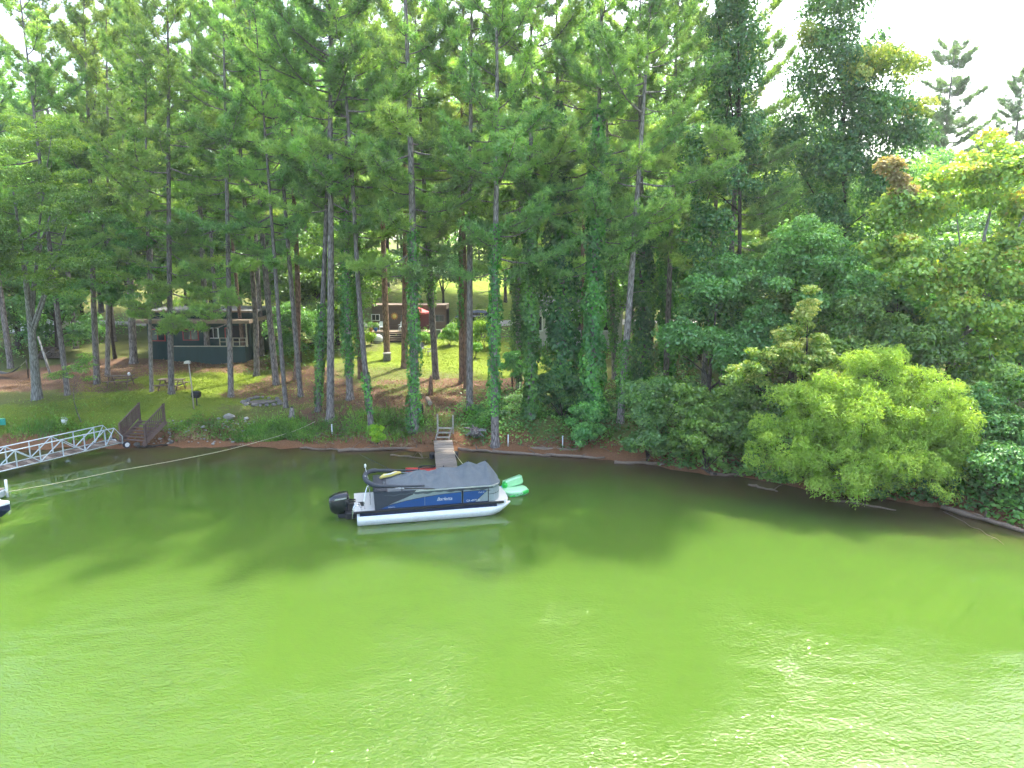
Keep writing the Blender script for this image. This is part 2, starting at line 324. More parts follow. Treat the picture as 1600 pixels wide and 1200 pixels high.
# ------------------------------------------------------------------ water
WOFF = 3.9
def water_mat():
    m = bpy.data.materials.new('lake_water'); n, l = nodes(m); p = n['Principled BSDF']
    p.inputs['Subsurface Weight'].default_value = 1.0; p.inputs['Subsurface Radius'].default_value = (.8, 1.3, .5); p.inputs['Subsurface Scale'].default_value = 2.5; p.inputs['Roughness'].default_value = .02; p.inputs['IOR'].default_value = 1.333; p.inputs['Specular IOR Level'].default_value = .5
    at = n.new('ShaderNodeAttribute'); at.attribute_name = 'depth'; ge = n.new('ShaderNodeNewGeometry')
    no = n.new('ShaderNodeTexNoise'); no.inputs['Scale'].default_value = .35; no.inputs['Detail'].default_value = 4; l.new(ge.outputs['Position'], no.inputs['Vector'])
    ad = n.new('ShaderNodeMath'); ad.operation = 'MULTIPLY_ADD'; ad.inputs[1].default_value = .5; l.new(no.outputs['Fac'], ad.inputs[0]); l.new(at.outputs['Fac'], ad.inputs[2])
    cr = n.new('ShaderNodeValToRGB'); e = cr.color_ramp.elements
    e[0].position = .22; e[0].color = (.10, .058, .024, 1); e[1].position = 1.0; e[1].color = (.070, .134, .018, 1)
    k = e.new(.5); k.color = (.072, .076, .021, 1); k = e.new(.75); k.color = (.064, .112, .019, 1)
    l.new(ad.outputs[0], cr.inputs['Fac']); l.new(cr.outputs['Color'], p.inputs['Base Color'])
    mp = n.new('ShaderNodeMapping'); mp.inputs['Scale'].default_value = (1.0, 1.5, 1); mp.inputs['Rotation'].default_value = (0, 0, math.radians(-28)); l.new(ge.outputs['Position'], mp.inputs['Vector'])
    n1 = n.new('ShaderNodeTexNoise'); n1.inputs['Scale'].default_value = 7.0; n1.inputs['Detail'].default_value = 2; n1.inputs['Distortion'].default_value = .6; l.new(mp.outputs['Vector'], n1.inputs['Vector'])
    n2 = n.new('ShaderNodeTexNoise'); n2.inputs['Scale'].default_value = .5; n2.inputs['Detail'].default_value = 2; l.new(mp.outputs['Vector'], n2.inputs['Vector'])
    mul = n.new('ShaderNodeMath'); mul.operation = 'MULTIPLY_ADD'; mul.inputs[1].default_value = 4.0; l.new(n2.outputs['Fac'], mul.inputs[0]); l.new(n1.outputs['Fac'], mul.inputs[2])
    ws = n.new('ShaderNodeAttribute'); ws.attribute_name = 'wind'
    bp = n.new('ShaderNodeBump'); bp.inputs['Distance'].default_value = .05; 
    n3 = n.new('ShaderNodeTexNoise'); n3.inputs['Scale'].default_value = 1.0; n3.inputs['Detail'].default_value = 3; mq = n.new('ShaderNodeMapping'); mq.inputs['Scale'].default_value = (.17, .075, 1); mq.inputs['Location'].default_value = (WOFF, 0, 0); l.new(ge.outputs['Position'], mq.inputs['Vector']); l.new(mq.outputs['Vector'], n3.inputs['Vector'])
    m3 = n.new('ShaderNodeMapRange'); m3.inputs['From Min'].default_value = .36; m3.inputs['From Max'].default_value = .68; m3.inputs['To Min'].default_value = .2; m3.inputs['To Max'].default_value = 1.5; l.new(n3.outputs['Fac'], m3.inputs['Value'])
    m4 = n.new('ShaderNodeMath'); m4.operation = 'MULTIPLY'; l.new(ws.outputs['Fac'], m4.inputs[0]); l.new(m3.outputs['Result'], m4.inputs[1]); l.new(m4.outputs[0], bp.inputs['Strength']); l.new(mul.outputs[0], bp.inputs['Height']); l.new(bp.outputs['Normal'], p.inputs['Normal'])
    return m
wx = axis([(-900, -200, 100), (-200, -50, 15), (-50, 45, .8), (45, 200, 15), (200, 900, 100)]); wy = axis([(-300, -20, 30), (-20, 0, 5), (0, 55, .8)])
WX, WY = np.meshgrid(wx, wy); widx = np.arange(WX.size).reshape(WX.shape)
wq = np.stack([widx[:-1, :-1], widx[:-1, 1:], widx[1:, 1:], widx[1:, :-1]], -1).reshape(-1, 4)
wm = mesh_np('lake_water', np.stack([WX, WY, WX*0], -1).reshape(-1, 3), wq, smooth=True)
off = np.interp(WX, SX, SY)-WY
a = wm.attributes.new('depth', 'FLOAT', 'POINT'); a.data.foreach_set('value', np.clip(np.interp(off, [-1, 0, 2.5, 5.5, 10], [0, .03, .22, .5, .8]), 0, 1).ravel().astype(np.float32))
a = wm.attributes.new('wind', 'FLOAT', 'POINT'); a.data.foreach_set('value', np.interp(off, [0, 9, 13.5, 19, 27], [.008, .016, .04, .55, 1.15]).ravel().astype(np.float32))
wo = mobj('lake_water', wm, water_mat()); wo['kind'] = 'structure'

# ------------------------------------------------------------------ foliage generators (numpy)
def nrm(a): return a/np.maximum(np.linalg.norm(a, axis=-1, keepdims=True), 1e-9)
def leaves(rng, pos, nor, size, aspect=.62, jitter=.8, tint=None, droop=0.0, along=None):
    """rhombic leaves at pos, facing about nor"""
    N = len(pos); nn = nrm(nor+rng.normal(0, jitter, (N, 3)))
    t = rng.normal(0, 1, (N, 3)) if along is None else along+rng.normal(0, .35, (N, 3)); t[:, 2] -= droop
    t = nrm(t-nn*np.sum(t*nn, -1, keepdims=True)); b = np.cross(nn, t)
    s = (size*rng.uniform(.65, 1.3, N))[:, None]
    v = np.stack([pos-t*s*.5, pos+b*s*aspect*.5+nn*s*.08, pos+t*s*.5, pos-b*s*aspect*.5+nn*s*.08], 1).reshape(-1, 3)
    f = np.arange(4*N).reshape(-1, 4)
    if tint is None: tint = rng.uniform(0, 1, N)
    return v, f, np.repeat(np.clip(tint, 0, 1), 4)
def cat(parts):
    vs, fs, ts, b = [], [], [], 0
    for v, f, t in parts: vs.append(v); fs.append(f+b); ts.append(t); b += len(v)
    return np.concatenate(vs), np.concatenate(fs), np.concatenate(ts)
def blobs_leaves(rng, blobs, per_m2, size, aspect=.62, upbias=.5, jitter=.7, droop=.3, fill=.25, nmax=40000):
    """blobs: list of (centre, radii, tint). leaves on shells of blobs"""
    P, Nn, T = [], [], []
    tot = sum(4*math.pi*((b[1][0]*b[1][1])**.8+(b[1][0]*b[1][2])**.8*2)/3 for b in blobs)*per_m2
    k = min(1.0, nmax/max(tot, 1))
    for c, r, t in blobs:
        c = np.array(c); r = np.array(r, float)
        n = max(6, int(4*math.pi*((r[0]*r[1])**.8+2*(r[0]*r[2])**.8)/3*per_m2*k))
        d = nrm(rng.normal(0, 1, (n, 3))); d[:, 2] = np.abs(d[:, 2])*np.where(rng.random(n) < .75, 1, -1); rad = np.where(rng.random(n) < fill, rng.uniform(.3, .9, n), rng.uniform(.82, 1.12, n))
        rad = rad*(1+.18*np.sin(d[:, 0]*6+c[0]*3)*np.cos(d[:, 1]*5+c[1]*2))
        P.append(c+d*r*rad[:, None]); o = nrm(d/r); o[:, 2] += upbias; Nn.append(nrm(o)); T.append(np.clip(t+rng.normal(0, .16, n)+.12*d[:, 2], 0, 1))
    P = np.concatenate(P); Nn = np.concatenate(Nn); T = np.concatenate(T)
    return leaves(rng, P, Nn, size, aspect, jitter, T, droop)
def crown_blobs(rng, c, r, n, bs, low=-.5, flat=.6):
    out = []
    for _ in range(n):
        d = nrm(rng.normal(0, 1, 3)); d[2] = d[2] if d[2] > low else -d[2]*.6
        q = rng.uniform(.35, 1.0)**.6; q *= 1+.15*math.sin(d[0]*5+c[0])
        b = bs*rng.uniform(.6, 1.3)
        out.append((np.array(c)+d*np.array(r)*q, (b, b, b*flat), rng.uniform(.2, .8)))
    return out
def tube_np(pts, rad, n):
    mb = MB(); mb.tube([tuple(p) for p in pts], list(rad), n); return mb

HP = 29.0
def trunk_curve(seed):
    rr = random.Random(seed); a, b, c, d = [rr.uniform(-.16, .16) for _ in range(4)]; k = rr.uniform(.6, 1.6)
    return lambda z: np.array([a*math.sin(z*.18*k)+b*z*z*.0011, c*math.sin(z*.16*k+1)-c*math.sin(1)+d*z*z*.001, z])
def make_pine(seed, cb=.36, nb=46, maxlen=3.9, dens=1.0, low=(), needle='needle', top=1.0, elt=52):
    """meshes of one pine: trunk (radius .2 at base), branches, needle crown"""
    rng = np.random.default_rng(seed); cu = trunk_curve(seed)
    zs = np.concatenate([[-.5, 0, .25, .7], np.linspace(1.6, HP, 22)])
    rad = [.30, .27, .225, .205]+[.2*(1-.88*((z-1.6)/(HP-1.6))**1.15) for z in zs[4:]]
    tm = MB(); tm.tube([cu(z) if z > 0 else (0, 0, z) for z in zs], rad, 10)
    br = MB(); P = []; D = []; T = []
    def tuft_branch(z, az, L, el, tt):
        base = cu(z); h = np.array([math.cos(az), math.sin(az), 0]); up = np.array([0, 0, 1.])
        bend = rng.uniform(-.25, .25); side = np.array([-h[1], h[0], 0]); curl = rng.uniform(.05, .28)
        f = lambda t: base+h*(L*t*math.cos(el))+up*(L*(math.sin(el)*t+curl*t*t-.10*math.sin(t*3.1)))+side*(L*bend*t*t)
        ts = np.linspace(0, 1, 6); r0 = .018+.009*L
        br.tube([tuple(f(t)) for t in ts], [r0*(1-.8*t) for t in ts], 5, cap=False)
        n = int((8+L*6.4)*dens)
        for k in range(n):
            t = .26+.74*rng.uniform(0, 1)**.85 if k > 1 else 1.0
            p = f(t); d = nrm(f(min(1, t+.05))-f(t-.05)); sg = 1 if k % 2 else -1
            an = rng.uniform(.4, 1.25)*sg if t < .98 else rng.uniform(-.3, .3)
            q = nrm(d*math.cos(an)+side*math.sin(an)+up*rng.uniform(-.05, .5)); l = rng.uniform(.35, 1.0)*(.55+.16*L)*(1.15-.5*t)
            e = p+q*l
            br.tube([tuple(p), tuple(p+q*l*.5+up*.02), tuple(e)], [.014, .010, .006], 3, cap=False)
            m = max(2, int(l/.15))
            for j in range(m):
                u = (j+1)/m
                if u < .25: continue
                P.append(p+q*l*u+rng.normal(0, .05, 3)+up*.03); D.append(nrm(q+up*.35+rng.normal(0, .45, 3))); T.append(tt+(u-.5)*.25+rng.normal(0, .10))
                if rng.random() < .5:
                    P.append(p+q*l*u+rng.normal(0, .13, 3)+up*.05); D.append(nrm(q*.5+up*.6+rng.normal(0, .5, 3))); T.append(tt+.05+rng.normal(0, .10))
    gaps = [rng.uniform(.1, .9) for _ in range(3)]
    for i in range(nb):
        if any(abs(i/nb-g) < .028 for g in gaps): continue
        f = (i+rng.uniform(0, .8))/nb; z = HP*(cb+(1-cb)*min(.985, f**.95))
        prof = (.6+.4*math.sin(math.pi*min(1, f*1.2+.2)))*(1-.38*max(0, f-.65)/.35)
        L = maxlen*prof*rng.uniform(.4, 1.2)*top**(f); el = math.radians(-6+elt*f**1.3+rng.uniform(-14, 18))
        tuft_branch(z, i*2.4+rng.uniform(-1.0, 1.0), max(.5, L), el, .5+rng.uniform(-.38, .38))
    for (z, az, L, el) in low: tuft_branch(z, az, L, math.radians(el), .62)
    tuft_branch(HP-.3, 0, .8, 1.2, .6)
    for i in range(9):   # dead stubs under the crown
        z = HP*rng.uniform(cb*.55, cb+.1); az = rng.uniform(0, 6.28); L = rng.uniform(.3, 1.4); p = cu(z)
        e = p+np.array([math.cos(az)*L, math.sin(az)*L, L*rng.uniform(-.2, .3)])
        br.tube([tuple(p), tuple((p+e)/2+np.array([0, 0, .05])), tuple(e)], [.022, .015, .006], 4, cap=False)
    P = np.array(P); D = np.array(D); T = np.array(T); K = 12
    n = len(P); P2 = np.repeat(P, K, 0); D2 = nrm(np.repeat(D, K, 0)*.75+rng.normal(0, .62, (n*K, 3))); T2 = np.clip(np.repeat(T, K)+rng.normal(0, .08, n*K), 0, 1)
    ln = rng.uniform(.21, .40, n*K)[:, None]; s = nrm(np.cross(D2, rng.normal(0, 1, (n*K, 3))))*rng.uniform(.017, .027, n*K)[:, None]
    v = np.stack([P2-s, P2+s, P2+D2*ln], 1).reshape(-1, 3); fc = np.arange(3*n*K).reshape(-1, 3)
    cm = mesh_np('pine_crown', v, fc, np.repeat(T2, 3)); cm.materials.append(M[needle])
    tmm = tm.mesh('pine_trunk'); bm_ = br.mesh('pine_branches'); bm_.materials.append(M['bark'])
    return dict(trunk=tmm, branches=bm_, crown=cm, curve=cu)
PINES = {
    'a': make_pine(11, .34, 50, 4.6), 'b': make_pine(12, .40, 46, 5.0), 'c': make_pine(13, .46, 40, 4.5, .95),
    'd': make_pine(14, .30, 54, 4.7, 1.05), 'e': make_pine(15, .52, 38, 5.2),
    'low': make_pine(16, .33, 48, 4.7, 1.0, low=[(5.2, -1.2, 3.6, -8), (6.0, -.5, 3.2, -6), (6.4, -2.2, 3.3, -8), (7.0, .2, 3.6, -4), (7.6, -1.6, 3.4, -3), (8.4, -.9, 3.2, 2), (8.8, 3.0, 3.0, 0)]),
}
TRUNKCACHE = {}
def lean_of(base, px2, py2):
    q = at_y(px2, py2, base.y); return math.atan2(q.x-base.x, q.z-base.z)
def ivy_mesh(seed, cu, prof, zs, per_m2, size, rscale):
    """prof: list of (z, radius) sheath around the trunk curve"""
    rng = np.random.default_rng(seed); zz = np.array([p[0] for p in prof]); rr = np.array([p[1] for p in prof])
    area = np.trapezoid(2*math.pi*rr, zz) if hasattr(np, 'trapezoid') else np.trapz(2*math.pi*rr, zz)
    n = int(area*per_m2); z = rng.uniform(zz[0], zz[-1], n*2); r = np.interp(z, zz, rr); keep = rng.random(n*2) < r/rr.max(); z = z[keep][:n]; r = r[keep][:n]
    th = rng.uniform(0, 2*math.pi, len(z)); lump = 1+.22*np.sin(th*2+z*1.7+seed)+.16*np.sin(z*3.3+th*3); r = r*lump*np.where(rng.random(len(z)) < .3, rng.uniform(.6, 1, len(z)), rng.uniform(.9, 1.15, len(z)))
    c = np.array([cu(max(0, q)) for q in z]); d = np.stack([np.cos(th), np.sin(th), np.zeros_like(z)], -1)
    pos = c+d*r[:, None]; pos[:, 2] = z
    nor = d+np.array([0, 0, .35]); t = .42+.25*np.sin(z*1.3+th)+rng.normal(0, .18, len(z))
    v, f, tt = leaves(rng, pos, nor, size, .75, .45, t, .9)
    return mesh_np('ivy', v, f, tt)
def pine(px, py, dpx, kind, label, top=None, h=1.0, ivy=None, bark='bark', rot=None, Y=None, name='pine_tree', group='tall pines', ivymat='ivy'):
    if Y is None: b = gpt(px, py)
    else: b = at_y(px, 600, Y); b.z = H(b.x, b.y)
    V = PINES[kind]; o = thing(name, label, 'tree', b, 0, group)
    depth = b.y*CP+(CAMZ-b.z)*SP; rad = dpx/2*depth/FPX; k = rad/.2
    rz = R.uniform(0, 6.28) if rot is None else rot
    ln = lean_of(b, *top) if top else R.uniform(-.02, .02)
    o.rotation_euler = Matrix.Rotation(ln, 4, 'Y').to_euler() if True else None
    key = (kind, bark)
    if key not in TRUNKCACHE:
        t = V['trunk'].copy(); t.materials.clear(); t.materials.append(M[bark]); TRUNKCACHE[key] = t
    t = mobj('trunk', TRUNKCACHE[key], None, o); t.scale = (k, k, h); t.rotation_euler.z = rz
    w = mobj('branches', V['branches'], None, o); w.scale = (h, h, h); w.rotation_euler.z = rz; w['kind'] = 'stuff'
    c = mobj('crown', V['crown'], None, o); c.scale = (h, h, h); c.rotation_euler.z = rz
    if ivy:
        cu = V['curve']; ck, sk = math.cos(rz), math.sin(rz)
        def cur(z):
            p = cu(z/h); x, y = p[0]*k, p[1]*k; return np.array([x*ck-y*sk, x*sk+y*ck, z])
        prof = [(z, rad*(1-.45*z/HP)+e) for z, e in ivy]
        me = ivy_mesh(int(px), cur, prof, None, 130 if max(e for _, e in ivy) < .35 else 120, .17 if max(e for _, e in ivy) < .35 else .24, k); me.materials.append(M[ivymat]); mobj('ivy', me, None, o)
    return o

# ------------------------------------------------------------------ the pines
pine(106, 617, 8, 'd', 'dark pine leaning left, between the pale split trunk and the lawn', (75, 360), .96)
pine(152, 600, 9, 'a', 'grey pine left of the darker picnic table near the pale trunk', (147, 480), 1.0)
pine(168, 586, 7, 'c', 'slender pine just behind the grey pine by the left picnic table', (168, 500), 1.0)
pine(209, 568, 11.5, 'b', 'thick pine on the straw left of the green cottage', (204, 450), 1.05)
pine(237, 612, 6, 'low', 'thinnest pine left of the right picnic table', (234, 480), .92, rot=.9)
pine(268, 615, 9, 'low', 'pine at the right picnic table with low bright boughs over the cottage', (266, 450), 1.0, rot=0.3)
pine(325, 567, 9, 'b', 'pine standing against the green cottage wall', (319, 450), 1.0)
pine(361, 620, 8.5, 'low', 'pine on the lawn between the lamp post and the fire ring', (357, 440), 1.0, rot=-1.3)
pine(382, 565, 6, 'c', 'slim leaning pine at the porch corner of the green cottage', (369, 440), .95, bark='bark_red')
pine(401, 587, 9, 'e', 'dark straight pine at the right edge of the mown lawn', (393, 450), 1.0)
pine(410, 556, 7, 'b', 'pine farther back beside the cottage porch steps', (404, 450), 1.0)
pine(432, 601, 10, 'd', 'thick leaning pine on the straw right of the lawn', (419, 440), 1.02)
pine(447, 637, 7, 'a', 'slim pine beside the fire ring, leaning left', (431, 445), .93)
pine(470, 619, 8, 'c', 'pale leaning pine right of the fire ring', (456, 440), 1.0)
pine(463, 592, 9, 'e', 'shadowed pine behind the pale leaning pine', (462, 450), 1.04, bark='bark_red')
pine(497, 642, 9, 'c', 'pine with ivy on the middle of its trunk, left of two clean pines', (505, 430), 1.0, ivy=[(.3, .03), (2, .10), (5, .16), (7, .05)])
pine(516, 655, 12, 'b', 'thick clean grey pine on top of the bank', (517, 440), 1.03)
pine(547, 624, 11, 'd', 'pine wrapped thickly in ivy from the middle of its trunk upward', (545, 450), 1.0, ivy=[(1.5, .03), (3, .16), (8, .22), (13, .12)])
pine(564, 592, 9, 'a', 'half ivied brown pine behind the ivy wrapped one', (559, 450), 1.0, ivy=[(1.5, .05), (5, .12), (11, .08)], bark='bark_red')
pine(580, 665, 9, 'e', 'leaning grey pine behind the lime green shrub on the shore', (562, 440), 1.0, ivy=[(.8, .02), (1.6, .06), (3.4, .03)])
pine(605, 560, 10, 'c', 'sunlit brown pine with a stone block at its foot', (602, 440), 1.02, bark='bark_red')
pine(632, 575, 10, 'b', 'red brown pine with a long shadow on the bright lawn', (633, 440), 1.05, bark='bark_red')
pine(647, 671, 14, 'd', 'thickest ivied pine at the edge of the bank left of the white steps', (643, 430), 1.06, ivy=[(0, .14), (2.5, .10), (5, .14), (8, .10), (12, .06)])
pine(681, 592, 10, 'a', 'leaning pine with ivied upper trunk right of the umbrella', (672, 430), .98, ivy=[(5.5, .02), (7, .13), (13, .12)])
pine(722, 597, 9, 'c', 'brown pine behind the clean grey trunk, upper trunk ivied', (722, 430), 1.0, bark='bark_red', ivy=[(4, .02), (7, .07), (11, .04)])
pine(728, 607, 7, 'e', 'narrow brown pine squeezed between two others', (727, 440), 1.04, bark='bark_red')
pine(734, 643, 10.5, 'b', 'clean grey pine on the bank right of the white steps', (734, 430), 1.06)
pine(774, 696, 12, 'a', 'ivied pine rooted at the waterline', (772, 430), 1.0, ivy=[(1.8, .03), (3, .12), (8, .14), (13, .08)])
pine(811, 606, 9, 'd', 'vine covered trunk behind the ivied pine right of the waterline pine', (812, 420), .96, ivy=[(.5, .1), (3, .32), (6, .25), (14, .2)], ivymat='vine')
pine(830, 652, 11, 'b', 'pine sheathed in ivy, leftmost of the overgrown bank', (829, 420), 1.0, ivy=[(0, .4), (1.2, .16), (4, .2), (7, .34), (10, .2), (15, .14)])
pine(882, 642, 12, 'c', 'widest vine column standing in front of the white house', (874, 250), .95, ivy=[(0, .45), (1.5, .6), (4, .82), (8, .78), (12, .5), (17, .25), (19, .1)], ivymat='vine')
pine(926, 652, 12, 'd', 'bright ivy column left of the bare leaning pine', (934, 250), .98, ivy=[(0, .6), (2, .42), (5, .38), (9, .3), (14, .26), (18, .1)])
pine(913, 548, 8, 'e', 'bare brown pine in front of the white house window', (913, 430), 1.0, bark='bark_red')
pine(969, 660, 11, 'b', 'pine leaning right with bare grey upper trunk and ivied foot', (986, 440), .98, ivy=[(.9, .03), (2.3, .24), (4.6, .22), (5.0, .04)])
pine(960, 592, 8, 'c', 'thin dark vine hung trunk behind the bare leaning pine', (955, 430), .95, ivy=[(2, .05), (5, .3), (12, .25)], ivymat='vine')
pine(1004, 612, 11, 'a', 'dark vine column right of the bare leaning pine', (1004, 420), .98, ivy=[(0, .3), (3, .42), (9, .4), (13, .25)], ivymat='vine')
pine(1042, 600, 9, 'd', 'vine hung trunk with sunlit yellow edge, second right of the leaning pine', (1046, 420), .95, ivy=[(0, .3), (4, .4), (9, .4), (14, .2)])
# crowns that close the upper picture, farther back
for px, Y, kind, hh, lab in [
    (20, 58, 'b', 1.02, 'back pine at the far left edge behind the pale trunk'), (125, 66, 'a', 1.05, 'back pine left of the cottage, behind the grey pine'),
    (185, 70, 'd', 1.0, 'back pine rising left of the cottage roof'), (255, 72, 'e', 1.1, 'back pine rising behind the left end of the cottage roof'),
    (345, 73, 'b', 1.05, 'back pine rising behind the right end of the cottage roof'), (432, 70, 'd', 1.02, 'back pine between cottage and trailer, left one'),
    (486, 74, 'a', 1.04, 'back pine between cottage and trailer, right one'), (527, 90, 'b', 1.0, 'back pine just left of the brown trailer'),
    (655, 94, 'd', .95, 'back pine behind the trailer roof'), (775, 93, 'e', 1.05, 'back pine behind the parked black car'),
    (845, 90, 'a', 1.05, 'back pine at the left end of the white house roof'), (905, 80, 'b', 1.08, 'back pine behind the white house roof, left one'),
    (985, 76, 'd', 1.05, 'back pine behind the white house roof, right one'), (1070, 66, 'b', 1.05, 'back pine behind the vine hung trunks')]:
    pine(px, 0, 9*45/Y*1.2, kind, lab, None, hh, Y=Y, group='pines behind the houses')
# right hand pines
pine(1128, 0, 10, 'd', 'dense pine with drooping boughs left of the tall vine towers', None, .96, Y=44, rot=2.0)
pine(1100, 0, 9, 'a', 'pine with bushy crown above the dark vine mass', None, .9, Y=47, rot=1.0)
pine(1040, 0, 9, 'b', 'tall pine whose crown fills the top right of centre', None, 1.05, Y=50)
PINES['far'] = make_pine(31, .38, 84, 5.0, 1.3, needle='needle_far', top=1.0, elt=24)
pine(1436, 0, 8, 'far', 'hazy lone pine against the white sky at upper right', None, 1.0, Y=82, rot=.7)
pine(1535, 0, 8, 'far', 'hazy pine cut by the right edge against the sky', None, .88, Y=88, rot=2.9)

# ------------------------------------------------------------------ broadleaf trees, vines, shrubs
def ellip(px, py, rx, ry, Y, dep=.85, tint=.5):
    """an ellipsoid given by where it shows and how far off it stands"""
    c = at_y(px, py, Y); k = (Y*CP+(CAMZ-c.z)*SP)/FPX
    return (np.array(c), (rx*k, rx*k*dep, ry*k), tint)
def clumps(rng, ells, bs, per=1.0, low=-.6, flat=.65):
    out = []
    for c, r, t in ells:
        n = max(3, int(per*(r[0]*r[2])/(bs*bs)*2.2))
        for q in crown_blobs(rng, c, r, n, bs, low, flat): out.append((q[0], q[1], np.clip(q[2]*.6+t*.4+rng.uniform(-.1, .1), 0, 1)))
    return out
def limb_mesh(base, tops, r0, rng, n=7, basal=False):
    """first top is the leader; the others leave it part way up, or leave the ground when basal"""
    mb = MB(); base = np.array(base, float); t0 = np.array(tops[0], float); w1, w2 = rng.normal(0, .12, 3), rng.normal(0, .18, 3)
    main = lambda u: base+(t0-base)*np.array([u**1.5, u**1.5, u])+w1*math.sin(u*3)+w2*u*(1-u)
    us = [0, .06, .2, .4, .6, .8, 1]; mb.tube([tuple(base+np.array([0, 0, -.3]))]+[tuple(main(u)) for u in us], [r0*1.45]+[r0*(1.2 if u < .05 else 1-.85*u) for u in us], n, cap=False)
    for t in tops[1:]:
        t = np.array(t, float); u = 0.0 if basal else rng.uniform(.3, .8)
        p = main(u); r = r0*(.55 if basal else .5*(1-.7*u)); m = p*.5+t*.5; m[2] += rng.uniform(-.1, .25)*np.linalg.norm(t-p)*.4
        mb.tube([tuple(p), tuple(p*.7+m*.3), tuple(m), tuple(t)], [r, r*.85, r*.55, r*.12], n-1, cap=False)
    return mb
def mass(name, label, cat, base, ells, mat, bs=.9, per=1.0, dens=55, size=.2, aspect=.65, group=None, seed=1, r0=.18, bark='bark_dark', droop=.4, flat=.65, up=.5, jit=.7, nmax=30000, low=-.6, extra=None, stems=6):
    rng = np.random.default_rng(seed); base = Vector(base); o = thing(name, label, cat, base, 0, group); b0 = np.array(base)
    bl = clumps(rng, ells, bs, per, low, flat); bl = [(c-b0, r, t) for c, r, t in bl]
    v, f, t = blobs_leaves(rng, bl, dens, size, aspect, up, jit, droop, nmax=nmax)
    mobj('foliage' if cat in ('shrub', 'bush') else 'crown', mesh_np('crown', v, f, t), M[mat], o)
    tops = [c-b0 for c, r, tt in ells][:2]+[bl[i][0] for i in rng.choice(len(bl), min(stems, len(bl)), replace=False)]
    lm = limb_mesh((0, 0, 0), tops, r0, rng, 7, cat in ('shrub', 'bush')).build('trunk', M[bark], o); lm['kind'] = 'stuff'
    if extra:
        em, eells, esz = extra
        eb = [(c-b0, r, tt) for c, r, tt in clumps(rng, eells, bs*.7, 1.3, -.3, flat)]
        v, f, t = blobs_leaves(rng, eb, dens, esz, aspect, up, jit, droop); x = mobj('tip_leaves', mesh_np('tips', v, f, t), M[em], o)
    return o
def foot(px, Y):
    p = at_y(px, 600, Y); p.z = H(p.x, p.y); return p

# right bank
mass('vine_tower', 'tall vine draped tree left of the widest vine tower', 'tree', foot(1150, 43), [ellip(1150, -60, 62, 90, 43), ellip(1142, 60, 46, 80, 43), ellip(1148, 170, 42, 80, 43), ellip(1135, 260, 58, 70, 43), ellip(1105, 400, 34, 95, 42), ellip(1110, 520, 46, 100, 41)], 'vine', .75, 1.15, 55, .21, seed=41, droop=1.2, flat=1.0, up=.2)
mass('vine_tower', 'widest vine draped tree tower against the white sky', 'tree', foot(1310, 46), [ellip(1312, -10, 55, 70, 46), ellip(1315, 90, 78, 60, 46), ellip(1300, 190, 92, 80, 46), ellip(1375, 190, 60, 60, 45), ellip(1275, 290, 66, 80, 45), ellip(1345, 290, 60, 60, 45.5), ellip(1290, 370, 60, 60, 45), ellip(1235, 240, 28, 70, 46), ellip(1415, 235, 34, 50, 45), ellip(1390, 330, 40, 50, 45.5)], 'vine', .85, 1.2, 52, .23, seed=42, droop=1.2, flat=1.0, up=.2, nmax=42000,
     extra=('sour', [ellip(1385, 105, 52, 26, 45), ellip(1270, 62, 14, 10, 45), ellip(1340, 120, 25, 14, 44.4), ellip(1425, 180, 24, 24, 45)], .2))
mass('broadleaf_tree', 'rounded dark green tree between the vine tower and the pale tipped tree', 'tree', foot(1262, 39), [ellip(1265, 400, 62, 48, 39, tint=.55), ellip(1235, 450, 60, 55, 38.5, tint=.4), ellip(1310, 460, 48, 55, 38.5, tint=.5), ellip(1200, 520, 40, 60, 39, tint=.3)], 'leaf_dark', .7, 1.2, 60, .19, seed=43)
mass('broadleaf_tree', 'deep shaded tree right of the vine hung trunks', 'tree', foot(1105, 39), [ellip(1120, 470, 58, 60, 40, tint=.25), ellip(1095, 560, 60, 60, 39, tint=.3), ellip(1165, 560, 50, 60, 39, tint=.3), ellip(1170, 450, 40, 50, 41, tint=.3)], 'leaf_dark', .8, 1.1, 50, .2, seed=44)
mass('sourwood_tree', 'small tree with pale flowering tips left above the willow', 'tree', foot(1262, 34.5), [ellip(1262, 500, 16, 45, 34.5, tint=.9), ellip(1250, 540, 45, 34, 34.5, tint=.75), ellip(1215, 565, 46, 30, 34, tint=.6), ellip(1275, 580, 42, 36, 34, tint=.5), ellip(1170, 590, 36, 22, 34.5, tint=.35), ellip(1262, 468, 9, 20, 34.5, tint=1.0)], 'sour', .4, 1.3, 75, .17, seed=45, r0=.10, flat=.5)
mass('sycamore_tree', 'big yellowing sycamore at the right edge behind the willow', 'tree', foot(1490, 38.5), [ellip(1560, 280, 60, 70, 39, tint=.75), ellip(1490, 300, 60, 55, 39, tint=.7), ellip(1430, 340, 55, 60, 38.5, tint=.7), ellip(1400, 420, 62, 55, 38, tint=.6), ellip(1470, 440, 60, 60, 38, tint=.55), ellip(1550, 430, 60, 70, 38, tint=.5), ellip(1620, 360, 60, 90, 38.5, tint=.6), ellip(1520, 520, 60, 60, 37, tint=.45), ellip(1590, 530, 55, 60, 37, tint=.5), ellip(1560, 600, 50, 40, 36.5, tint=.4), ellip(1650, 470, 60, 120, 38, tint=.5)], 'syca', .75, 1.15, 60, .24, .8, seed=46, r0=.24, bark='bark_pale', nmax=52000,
     extra=('rust', [ellip(1393, 262, 9, 10, 38), ellip(1400, 285, 9, 7, 38), ellip(1415, 300, 7, 5, 38)], .2))
